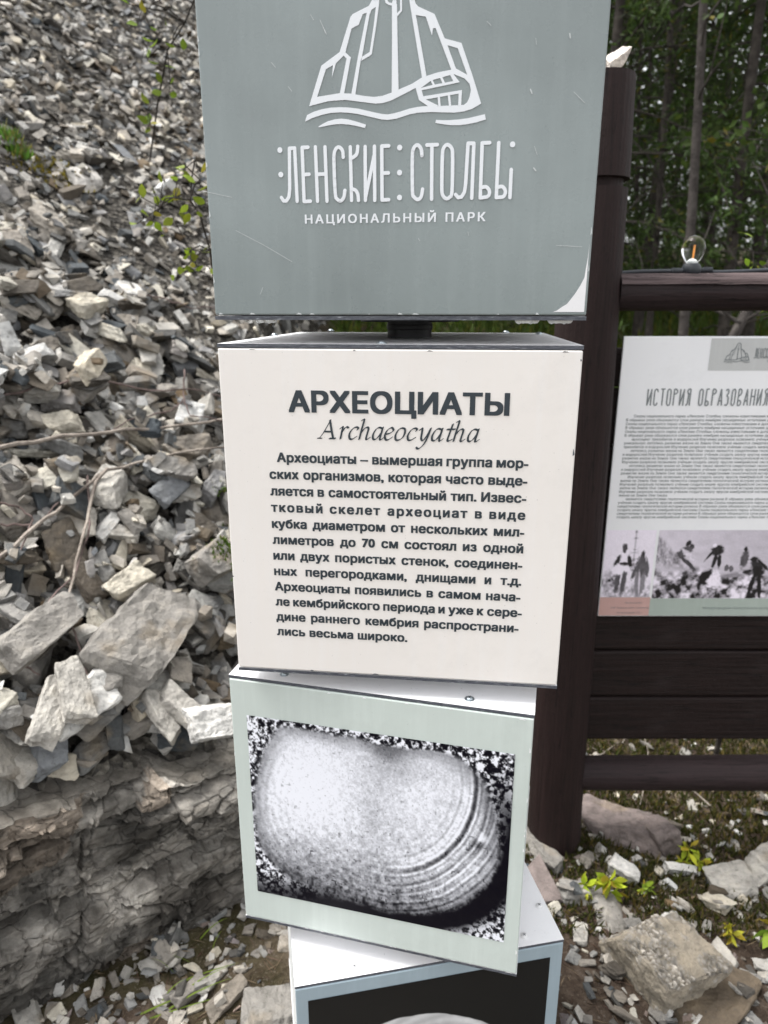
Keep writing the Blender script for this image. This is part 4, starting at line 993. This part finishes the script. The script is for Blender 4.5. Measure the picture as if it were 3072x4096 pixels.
# festoon bulb and its cable
bx, bzv = .590, zr+.075
bul = empty('festoon_bulb', (bx, BY-.002, bzv)); tag(bul, 'clear glass festoon bulb with orange filament standing on the top rail', 'light bulb')
b = MB(); b.lathe([(.010, .012), (.0125, .016), (.016, .022), (.0205, .030), (.0225, .038), (.0228, .045), (.021, .053), (.0165, .060), (.010, .0645), (.004, .0665), (.0003, .067)], n=28); b.build('glass_globe', M_glass, bul, smooth=True)
b = MB(); b.tube([(0, 0, .018), (.001, 0, .03), (.0015, 0, .048)], .0018, 8); b.build('filament', M_filament, bul, smooth=True)
b = MB(); b.lathe([(.008, .013), (.009, .019), (.005, .023), (.0005, .025)], n=18); b.build('inner_base', M_sealant, bul, smooth=True)
b = MB(); b.lathe([(.017, -.006), (.019, -.002), (.0185, .008), (.014, .014)], n=22); b.tube([(-.040, 0, -.001), (.040, 0, .001)], .0055, 10)
for k in range(5): b.tube([(-.040+k*.004, 0, -.001), (-.038+k*.004, 0, -.001)], .0068, 10); b.tube([(.024+k*.004, 0, .0006), (.026+k*.004, 0, .0006)], .0068, 10)
b.build('socket', M_rubber, bul, smooth=True)
b = MB(); b.tube([(.41+1.2*k/30, BY-.002, zr+.0735-.006*max(0, 1-k/4)+.0055*k/30*1.1+.0025*math.sin(k*.8)) for k in range(31)], .0042, 10)
tag(b.build('festoon_cable', M_rubber, smooth=True), 'black cable of the bulb string laid along the top rail', 'cable')

# ------------------------------------------------------------------ vegetation
def leaf_quads(P, D, L, Wd, up_rand=1.0):
    """diamond leaves: points, directions, lengths, widths"""
    n = len(P); r = rng.normal(size=(n, 3)); side = np.cross(D, r); side /= np.linalg.norm(side, axis=1)[:, None]+1e-9
    L = np.broadcast_to(L, n)[:, None]; Wd = np.broadcast_to(Wd, n)[:, None]
    nrm = np.cross(D, side)
    V = np.stack([P, P+D*L*.45+side*Wd*.5+nrm*L*.05, P+D*L, P+D*L*.45-side*Wd*.5+nrm*L*.05], 1).reshape(-1, 3)
    return V, np.arange(n*4).reshape(-1, 4)
def leaf_ovate(P, D, L, Wd):
    n = len(P); r = rng.normal(size=(n, 3)); side = np.cross(D, r); side /= np.linalg.norm(side, axis=1)[:, None]+1e-9
    L = np.broadcast_to(L, n)[:, None]; Wd = np.broadcast_to(Wd, n)[:, None]; nrm = np.cross(D, side); out = []
    for a, b_, h in ((0, 0, 0), (.22, .38, .05), (.48, .5, .08), (.75, .3, .05), (1, 0, -.04), (.75, -.3, .05), (.48, -.5, .08), (.22, -.38, .05)): out.append(P+D*L*a+side*Wd*b_+nrm*L*(h*1.0))
    return np.stack(out, 1).reshape(-1, 3), np.arange(n*8).reshape(-1, 8)
def unit(v): return v/(np.linalg.norm(v, axis=1)[:, None]+1e-9)
def leaf_cols(n, base, var=.35, alt=None, p=.1):
    c = np.array(base)[None]*rng.uniform(1-var, 1+var, (n, 1))*rng.uniform(.9, 1.1, (n, 3))
    if alt is not None: k = rng.random(n) < p; c[k] = np.array(alt)*rng.uniform(.7, 1.2, (k.sum(), 1))
    return np.repeat(c, 4, 0)
def tree(name, x, y, h, r, label, group, seed, kind='larch', lean=(0, 0), nb=26, leaves=2600, low=.12, bark=None, wide=1.1):
    rr = random.Random(seed); z0 = float(terrain_z(x, y))-.05
    root = empty(name, (x, y, z0)); tag(root, label, 'tree', group)
    pts = []; ph = rr.uniform(0, 6)
    for k in range(15):
        t = k/14; pts.append(Vector((lean[0]*t*h+.05*math.sin(t*5+ph)*h*.12, lean[1]*t*h+.05*math.cos(t*4+ph)*h*.12, t*h)))
    b = MB(); b.tube(pts, [r*(1-.82*k/14)*(1.25 if k == 0 else 1) for k in range(15)], 10); b.build('trunk', bark or M_bark, root, smooth=True)
    bb = MB(); Ps, Ds = [], []
    for i in range(nb):
        t = low + (.98-low)*(i+rr.random())/nb; k = min(13, int(t*14)); p = pts[k].lerp(pts[k+1], t*14-k); a = rr.uniform(0, 6.283)
        ln = wide*(1.15-t*.75)*rr.uniform(.55, 1.15); d = Vector((math.cos(a), math.sin(a), rr.uniform(-.1, .35) if kind == 'larch' else rr.uniform(.2, .8)))
        q = [p]
        for s in range(5): q.append(q[-1] + d*ln/5 + Vector((rr.gauss(0, .04), rr.gauss(0, .04), -.03*s*ln if kind == 'larch' else .0))*1)
        bb.tube(q, [max(.0035, r*.26*(1-t*.6))*(1-.16*s) for s in range(6)], 5, False)
        twigs = []
        for s in range(2, 6):
            for _ in range(2):
                d2 = (d + Vector((rr.gauss(0, .7), rr.gauss(0, .7), rr.gauss(-.1, .45)))).normalized(); e = q[s]+d2*ln*rr.uniform(.15, .4); bb.tube([q[s], q[s].lerp(e, .5)+Vector((0, 0, .01)), e], [.0035, .0028, .002], 3, False); twigs.append((q[s], e))
        twigs += [(q[s], q[s+1]) for s in range(1, 5)]
        m_ = max(8, leaves//nb); tw = rng.integers(0, len(twigs), m_); u = rng.random((m_, 1))
        A = np.array([w_[0][:] for w_ in twigs])[tw]; B = np.array([w_[1][:] for w_ in twigs])[tw]
        Ps.append(A*(1-u)+B*u + rng.normal(0, .035, (m_, 3))); Ds.append(unit((B-A)*.6/np.maximum(np.linalg.norm(B-A, axis=1)[:, None], .01) + rng.normal(0, .7, (m_, 3)) + np.array([0, 0, -.25])))
    for _ in range(9):                                              # bare dead limbs
        k = rr.randint(1, 9); p = pts[k]; a = rr.uniform(0, 6.28); ln = rr.uniform(.4, 1.3); d = Vector((math.cos(a), math.sin(a), rr.uniform(-.4, .6))); q = [p]
        for s_ in range(7): d = (d + Vector((rr.gauss(0, .28), rr.gauss(0, .28), rr.gauss(.02, .28)))).normalized(); q.append(q[-1]+d*ln/7)
        bb.mi = 1; bb.tube(q, [.008*(1-.11*j) for j in range(8)], 5, False); e = q[3]+Vector((rr.gauss(0, .2), rr.gauss(0, .2), rr.gauss(.1, .2))); bb.tube([q[3], q[3].lerp(e, .5)+Vector((.02, 0, .02)), e], [.004, .003, .002], 4, False); bb.mi = 0
    bb.build('branches', [bark or M_bark, M_bark_grey], root)
    P = np.concatenate(Ps); D = np.concatenate(Ds); n = len(P)
    if kind == 'larch': V, F = leaf_quads(P, D, rng.uniform(.04, .085, n), rng.uniform(.010, .018, n)); c = leaf_cols(n, np.array((.036, .062, .013))*(.75+.6*rr.random()), .5, (.10, .10, .015), .06)
    else: V, F = leaf_quads(P, D, rng.uniform(.04, .07, n), rng.uniform(.028, .045, n)); c = leaf_cols(n, (.045, .078, .015), .45, (.13, .11, .015), .08)
    mesh_np('crown', V, F, M_leaf, root, cols=c)
    return root
GT = 'trees of the wood behind the board'
tree('birch_tree', 1.70, 3.15, 6.5, .030, 'slender straight grey trunk rising behind the glass bulb', GT, 1, 'birch', (-.05, .02), 24, 2200, .30, M_bark_grey)
tree('larch_tree', 1.42, 4.1, 7, .042, 'dark trunk close behind the post with the white stone', GT, 2, 'larch', (0, 0), 36, 6000, .10)
tree('larch_tree', 1.92, 4.4, 7, .026, 'dark thin trunk just left of the grey trunk, with drooping green boughs', GT, 3, 'larch', (-.02, 0), 38, 6500, .06)
tree('leaning_birch', 1.56, 2.9, 3.6, .032, 'grey trunk leaning to the right behind the right part of the top rail', GT, 4, 'birch', (.42, .03), 14, 900, .45, M_bark_grey)
tree('larch_tree', 2.35, 4.0, 7, .04, 'larch with dense low branches at the right edge of the wood', GT, 5, 'larch', (0, .02), 42, 8000, .05)
tree('larch_tree', 2.2, 5.2, 8, .04, 'dark larch standing deeper in the wood behind the leaning trunk', GT, 6, 'larch', (.02, 0), 40, 8000, .05)
tree('larch_tree', 2.95, 5.0, 8, .045, 'dark larch farthest to the right of the wood', GT, 7, 'larch', (0, 0), 40, 7000, .05)
k_ = 8
for x, y in ((1.62, 5.0), (1.9, 5.9), (2.5, 6.3), (3.1, 6.2), (2.15, 7.0), (2.8, 7.3), (3.4, 7.0), (2.5, 8.2), (3.2, 8.6), (3.9, 8.0), (2.9, 9.6), (3.8, 9.6), (4.4, 9.2), (.9, 5.6), (.3, 6.4), (1.2, 7.4), (-.3, 7.6), (.2, 5.4), (.6, 8.6), (4.0, 6.0), (0.0, 9.6), (1.6, 9.0)):
    tree('larch_tree', x, y, random.uniform(7, 9.5), random.uniform(.014, .030), 'dark slim larch half hidden in the depth of the wood', 'dark larches in the depth of the wood', k_, random.choice(['larch', 'larch', 'birch']), (random.uniform(-.10, .10), random.uniform(-.03, .03)), 42, 8200, .03, wide=1.35); k_ += 1
# far wood
n = 260000; P = np.stack([rng.uniform(-8, 14, n), rng.uniform(10.5, 17, n), np.zeros(n)], -1); hgt = 8.5 + 2.5*fbm(p2(P[:, 0]*.5, P[:, 1]*.5), 3, 5); P[:, 2] = ground_z(P[:, 0], P[:, 1]) + hgt*rng.random(n)**.8
k = vnoise(P*1.5, 3) > .26; P = P[k]; n = len(P); D = unit(rng.normal(size=(n, 3)))
V, F = leaf_quads(P, D, rng.uniform(.10, .22, n), rng.uniform(.03, .06, n)); tag(mesh_np('far_wood', V, F, M_leaf, cols=leaf_cols(n, (.028, .048, .012), .5)), 'dense dark green wood far behind the board', 'wood', kind='stuff')
b = MB()
for i in range(50):
    x, y = random.uniform(-8, 15), random.uniform(10.5, 18); z = float(ground_z(x, y)); b.tube([(x, y, z-.1), (x+random.uniform(-.3, .3), y, z+4), (x+random.uniform(-.5, .5), y, z+8)], [.05, .04, .02], 6)
tag(b.build('far_trunks', M_bark), 'thin dark trunks of the far wood', 'trunks', kind='stuff')

# moss, grass and litter on the ground
def ground_pts(n, x0, x1, y0, y1, thr, seed, sc=1.6):
    P = np.stack([rng.uniform(x0, x1, n), rng.uniform(y0, y1, n)], -1); v = vnoise(np.concatenate([P*sc, np.full((n, 1), .5)], 1), seed); P = P[(v > thr) & (P[:, 0] > foot_x(P[:, 1])+.05)]
    z = ground_z(P[:, 0], P[:, 1]); i = np.clip(((P[:, 0]-GX0)/GC).astype(int), 0, H.shape[1]-1); j = np.clip(((P[:, 1]-GY0)/GC).astype(int), 0, H.shape[0]-1); k = H[j, i]-z < .012
    return np.concatenate([P[k], z[k][:, None]], 1)
P = ground_pts(150000, .1, 2.6, .22, 2.6, .42, 40, 3.4); D = unit(rng.normal(0, .5, (len(P), 3))+np.array([0, 0, 1]))
V, F = leaf_quads(P-np.array([0, 0, .004]), D, rng.uniform(.012, .035, len(P)), rng.uniform(.003, .007, len(P)))
tag(mesh_np('moss', V, F, M_leaf, cols=leaf_cols(len(P), (.050, .055, .013), .55, (.13, .10, .03), .2)), 'dark green moss and short grass on the soil under the board', 'moss', kind='stuff')
P = ground_pts(60000, -1.5, 6, 2.4, 9, .40, 41, .9); D = unit(rng.normal(0, .6, (len(P), 3))+np.array([0, 0, 1]))
V, F = leaf_quads(P, D, rng.uniform(.05, .16, len(P)), rng.uniform(.012, .03, len(P)))
tag(mesh_np('forest_undergrowth', V, F, M_leaf, cols=leaf_cols(len(P), (.055, .085, .014), .5, (.11, .115, .018), .15)), 'green mossy undergrowth on the forest floor behind the column', 'undergrowth', kind='stuff')
n = 22000; P = np.stack([rng.uniform(-1.0, 1.9, n), rng.uniform(-.6, 2.2, n)], -1); P = P[P[:, 0] > foot_x(P[:, 1])+.03]; P = np.concatenate([P, ground_z(P[:, 0], P[:, 1])[:, None]+.004], 1); a = rng.uniform(0, 6.28, len(P))
D = np.stack([np.cos(a), np.sin(a), rng.normal(.05, .12, len(P))], -1); V, F = leaf_quads(P, D, rng.uniform(.015, .05, len(P)), rng.uniform(.001, .003, len(P)))
tag(mesh_np('needle_litter', V, F, M_leaf, cols=leaf_cols(len(P), (.085, .058, .04), .5, (.20, .15, .095), .2)), 'brown needle litter and dry grass bits on the soil', 'litter', kind='stuff')
b = MB()
for i in range(60):
    x, y = random.uniform(.2, 2.2), random.uniform(.6, 2.4); a = random.uniform(0, 6.28); ln = random.uniform(.1, .6); z = float(ground_z(x, y)); ps = []
    for s in range(6): q = s/5-.5; xx, yy = x+math.cos(a)*ln*q+random.gauss(0, .01), y+math.sin(a)*ln*q+random.gauss(0, .01); ps.append((xx, yy, float(ground_z(xx, yy))+.006+random.random()*.012))
    b.tube(ps, random.uniform(.001, .0032), 5)
tag(b.build('dry_twig_litter', M_deadwood), 'dry grey twigs scattered over the mossy ground behind the bottom rail', 'twigs', kind='stuff')

# twigs lying on the scree and saplings in front of it
def over_slope(px, py, up):
    d = ray(px, py); t = .5
    for _ in range(900):
        p = Vector(CAM)+d*t; i, j = int((p.x-GX0)/GC), int((p.y-GY0)/GC)
        hz_ = H_SCREE[j, i] if 0 <= i < H.shape[1] and 0 <= j < H.shape[0] else float(terrain_z(p.x, p.y))
        if p.z < hz_+up: break
        t += .006
    return p
def over_base(px, py):
    d = ray(px, py); t = .5
    for _ in range(900):
        p = Vector(CAM)+d*t
        if p.z < float(slope_z(p.x, p.y))+.155 and foot_x(p.y)-p.x > -.12: break
        t += .006
    return p
TW = [('long grey twig lying level across the scree, the thickest one', [[(-60,1800),(250,1745),(560,1720),(830,1690),(1010,1640)]], .006, M_deadwood),
 ('forked grey branch running from the low left up to the column', [[(-40,2250),(180,2080),(370,1920),(430,1880),(700,1815),(960,1780)], [(430,1880),(380,1930),(340,2120),(250,2450)]], .0055, M_deadwood),
 ('thin reddish twig arching across the upper part of the scree', [[(-40,1600),(150,1540),(350,1515),(600,1560),(760,1555),(940,1600)]], .0035, M_twig),
 ('reddish twig hanging from the arched twig beside the cream cube', [[(740,1480),(735,1600),(760,1660),(930,1690)], [(735,1600),(690,1640),(520,1680),(440,1730)]], .003, M_twig),
 ('thin brown twig slanting down left below the forked branch', [[(350,1900),(360,2100),(300,2300),(130,2480),(40,2540)], [(240,2440),(300,2530),(350,2700)]], .003, M_twig),
 ('fine brown twig lying on the rocks at the far left', [[(-30,2000),(80,2030),(130,2080),(60,2250)], [(0,2100),(150,2100),(260,1990)]], .003, M_twig),
 ('short bent twig between rocks in the lower scree', [[(0,2620),(60,2640),(140,2540),(240,2440)], [(40,2640),(160,2700)]], .0028, M_twig),
 ('dark twig crossing the scree high up beside the grey cube', [[(560,1180),(640,1190),(760,1230),(900,1230)]], .003, M_twig)]
for lab, lines, r_, m_ in TW:
    b = MB()
    for ln in lines:
        ps = [over_base(px, py) for px, py in ln]; cv_ = []; sm = []
        for i in range(len(ps)-1):
            for k in range(5): sm.append(ps[i].lerp(ps[i+1], k/5)+Vector((random.gauss(0, .0015), random.gauss(0, .0015), random.gauss(0, .0025))))
        sm.append(ps[-1]); b.tube(sm, [r_*(1-.5*i/len(sm)) for i in range(len(sm))], 6)
    tag(b.build('fallen_twig', m_, smooth=True), lab, 'twig', 'twigs lying on the scree')
def sprig(b, P, Vs, rng_, n, spread, L):
    for _ in range(n):
        p = P+Vector((rng_.gauss(0, spread), rng_.gauss(0, spread), rng_.gauss(0, spread))); Vs.append((p, Vector((rng_.gauss(0, .6), rng_.gauss(0, .6), rng_.gauss(-.1, .5))).normalized(), L*rng_.uniform(.7, 1.2))); b.tube([P, P.lerp(p, .6), p], .0012, 4, False)
def sapling(label, stem, y0, y1, sprigs, col, seed, L=.045, wd=.6):
    rr = random.Random(seed); ps = [at_y(px, py, y0+(y1-y0)*i/(len(stem)-1)) for i, (px, py) in enumerate(stem)]
    root = empty('sapling', ps[0]); tag(root, label, 'sapling', 'green saplings before the scree'); o0 = ps[0]
    b = MB(); b.tube([p-o0 for p in ps], [.0035-.002*i/len(ps) for i in range(len(ps))], 6); Vs = []
    for px, py, yy, n_, sp in sprigs:
        q = at_y(px, py, yy)-o0; s = min(ps, key=lambda p: (p-o0-q).length)-o0; b.tube([s, s.lerp(q, .5)+Vector((0, 0, .01)), q], .0018, 5, False); sprig(b, q, Vs, rr, n_, sp, L)
    b.build('stem', M_bark, root)
    P = np.array([v[0][:] for v in Vs]); D = np.array([v[1][:] for v in Vs]); Ls = np.array([v[2] for v in Vs]); V, F = leaf_ovate(P, D, Ls, Ls*wd); mesh_np('leaves', V, F, M_leaf, root, cols=np.repeat(leaf_cols(len(P), col, .3, (.24, .22, .03), .1)[::4], 8, 0))
sapling('tall sapling with sparse green leaves leaning past the top of the scree', [(600, 640), (630, 420), (670, 200), (740, 90), (800, -60)], 1.6, 1.25, [(570,30,1.3,5,.035),(610,15,1.3,3,.03),(600,220,1.4,5,.025),(680,330,1.4,4,.025),(690,150,1.35,2,.02),(590,440,1.45,4,.025),(590,520,1.5,2,.02)], (.12, .18, .02), 3, .034)
sapling('bushy sapling with yellow green leaves close to the left side of the grey cube', [(860, 1150), (840, 1000), (800, 860), (760, 800), (690, 790)], .95, .80, [(640,830,.85,8,.028),(700,790,.85,7,.03),(610,880,.85,5,.022),(790,830,.82,4,.025),(800,720,.8,3,.02),(780,640,.85,2,.02),(760,1000,.85,9,.028),(740,1070,.88,6,.022)], (.16, .21, .02), 5, .030)
# small plants, moss clumps and grass on the slope
def tuft(name, label, cat, px, py, slope, n_, L, spread, col, alt, wd=.006, group=None):
    p = over_slope(px, py, .0) if slope else Vector((*ground_at(px, py), 0))
    if not slope: p.z = float(ground_z(p.x, p.y))
    P = np.array(p)[None]+np.concatenate([rng.normal(0, spread, (n_, 2)), np.zeros((n_, 1))], 1); D = unit(np.concatenate([rng.normal(0, .35, (n_, 2)), np.ones((n_, 1))], 1)+ (P-np.array(p))*6)
    if slope: P[:, 2] = [max(H_SCREE[min(H.shape[0]-1, max(0, int((q[1]-GY0)/GC))), min(H.shape[1]-1, max(0, int((q[0]-GX0)/GC)))]-.01, p.z-.08) for q in P]
    V, F = leaf_quads(P-np.array(p), D, rng.uniform(.5, 1.1, n_)*L, wd); o = mesh_np(name, V, F, M_leaf, cols=leaf_cols(n_, col, .35, alt, .15)); o.location = p; tag(o, label, cat, group)
tuft('grass_tuft', 'bright green tuft of grass growing high on the scree at the far left', 'grass tuft', 40, 565, True, 300, .062, .026, (.085, .17, .025), (.2, .2, .05))
tuft('moss_cushion', 'ochre yellow cushion of moss below the grass tuft on the scree', 'moss', 205, 690, True, 900, .018, .045, (.16, .13, .015), (.09, .08, .015), .008)
tuft('moss_cushion', 'olive yellow moss patch at the foot of the grass tuft', 'moss', 70, 612, True, 500, .018, .04, (.13, .11, .015), (.09, .08, .015), .008)
tuft('moss_cushion', 'vivid green moss on a rock next to the cream cube', 'moss', 905, 2170, True, 500, .018, .028, (.075, .13, .015), (.1, .1, .02), .006)
tuft('moss_cushion', 'small green moss patch above another one beside the cream cube', 'moss', 915, 2050, True, 260, .015, .02, (.085, .14, .02), (.1, .1, .02), .006)
def grass_blades(label, spots):
    b = MB(); root = None
    for px, py, dx, dz, L in spots:
        x, y = ground_at(px, py); z = float(ground_z(x, y)); pts = [Vector((x, y, z))+Vector((dx*t*L, .25*dx*t*L, dz*L*t*(1-.45*t))) for t in (0, .2, .4, .6, .8, 1)]
        up = Vector((-dz*.4, .9, dx)).normalized()*.0022
        vs = []; [vs.extend((p+up*(1-i/5.2), p-up*(1-i/5.2))) for i, p in enumerate(pts)]; b.add(vs, [(2*i, 2*i+1, 2*i+3, 2*i+2) for i in range(5)])
    o = b.build('grass_clump', None or M_grass); tag(o, label, 'grass', 'thin grass on the soil')
M_grass = leaf_material('grass'); M_grass.node_tree.nodes['Principled BSDF'].inputs['Base Color'].default_value = (.15, .21, .03, 1)
for l in list(M_grass.node_tree.links):
    if l.from_node.type == 'ATTRIBUTE': M_grass.node_tree.links.remove(l)
[setattr(nd.inputs['Color'], 'default_value', (.15, .21, .03, 1)) for nd in M_grass.node_tree.nodes if nd.type == 'BSDF_TRANSLUCENT']
grass_blades('long thin green grass blades arching over stones below the ledge', [(660, 4050, .8, .55, .16), (700, 4000, .75, .7, .14), (560, 4060, .9, .35, .15), (720, 3930, .9, .25, .13), (640, 4020, .5, .9, .10), (600, 4080, 1, .2, .14)])
grass_blades('few short grass blades under the right end of the ledge', [(700, 3900, -.35, .8, .12), (720, 3880, -.9, .25, .14), (800, 3760, .6, .8, .10), (850, 3800, .25, .9, .09), (760, 3850, -.5, .6, .10)])
def seedling(label, px, py, sc_, heads, col, seed):
    rr = random.Random(seed); x, y = ground_at(px, py); root = empty('seedling', (x, y, float(ground_z(x, y)))); tag(root, label, 'seedling', 'yellow green seedlings on the soil')
    st = MB(); Ps, Ds, Ls, Ws = [], [], [], []
    for hx, hz, hs_ in heads:
        top = Vector((hx, -.02, hz))*sc_; st.tube([(0, 0, -.01), top*.5+Vector((.004, 0, 0)), top], .0014, 5)
        for k in range(5):
            a = .6+k*6.283/5+rr.uniform(-.45, .45); d = Vector((math.cos(a), -.35+.5*math.sin(a), .75*math.sin(a)+rr.uniform(-.25, .1))).normalized()
            ls_ = rr.uniform(.6, 1.25)
            for q in (0, 1, 2):
                off = d*(.006*q); dd_ = (d + Vector((rr.gauss(0, .28), rr.gauss(0, .2), rr.gauss(0, .28)))).normalized(); Ps.append(top+off*sc_); Ds.append(dd_); Ls.append(.036*hs_*sc_*ls_*rr.uniform(.7, 1.1)); Ws.append(.016*hs_*sc_*ls_)
    st.build('stem', M_grass, root); V, F = leaf_ovate(np.array([p[:] for p in Ps]), np.array([d[:] for d in Ds]), np.array(Ls), np.array(Ws)); mesh_np('leaves', V, F, M_leaf, root, cols=np.repeat(leaf_cols(len(Ps), col, .3, (.34, .27, .03), .2)[::4], 8, 0))
seedling('yellow green seedling with lobed leaves beside the foot of the post', 2400, 3570, .85, [(-.055, .045, .8), (.015, .06, 1.2), (.02, .025, 1.0)], (.33, .40, .028), 1)
seedling('two headed yellow seedling in front of the purplish rock', 2740, 3450, .85, [(-.005, .065, 1.1), (.03, .02, .9), (-.02, .02, .9)], (.32, .37, .028), 2)
seedling('small yellow leaved seedling above the upright pale stone', 2910, 3760, .6, [(0, .05, 1.1), (-.02, .08, .6)], (.38, .36, .03), 3)
seedling('green seedling cut by the right edge of the view', 3070, 3760, .95, [(0, .05, 1.4)], (.20, .30, .03), 4)
seedling('tiny green sprout among stones near the lumpy boulder', 2560, 3560, .6, [(0, .03, 1), (.02, .02, .8)], (.20, .28, .03), 5)
p = at_y(3165, 1080, BY+.25)
rr = random.Random(4); b = MB(); Vs = []
z0 = float(ground_z(p.x, p.y)); root = empty('leafy_shrub', (p.x, p.y, z0)); tag(root, 'leafy shrub with yellow tinged leaves peeking over the right end of the top rail', 'shrub')
b.tube([(0, 0, 0), (.03, .02, .6), (0, 0, p.z-z0)], [.008, .006, .003], 6)
for k in range(9): sprig(b, Vector((rr.gauss(0, .06), rr.gauss(0, .05), p.z-z0+rr.gauss(0, .035))), Vs, rr, 4, .028, .04)
b.build('stem', M_bark, root); V, F = leaf_ovate(np.array([v[0][:] for v in Vs]), np.array([v[1][:] for v in Vs]), np.array([v[2] for v in Vs]), np.array([v[2] for v in Vs])*.42)
mesh_np('leaves', V, F, M_leaf, root, cols=np.repeat(leaf_cols(len(Vs), (.16, .22, .025), .3, (.32, .28, .04), .25)[::4], 8, 0))
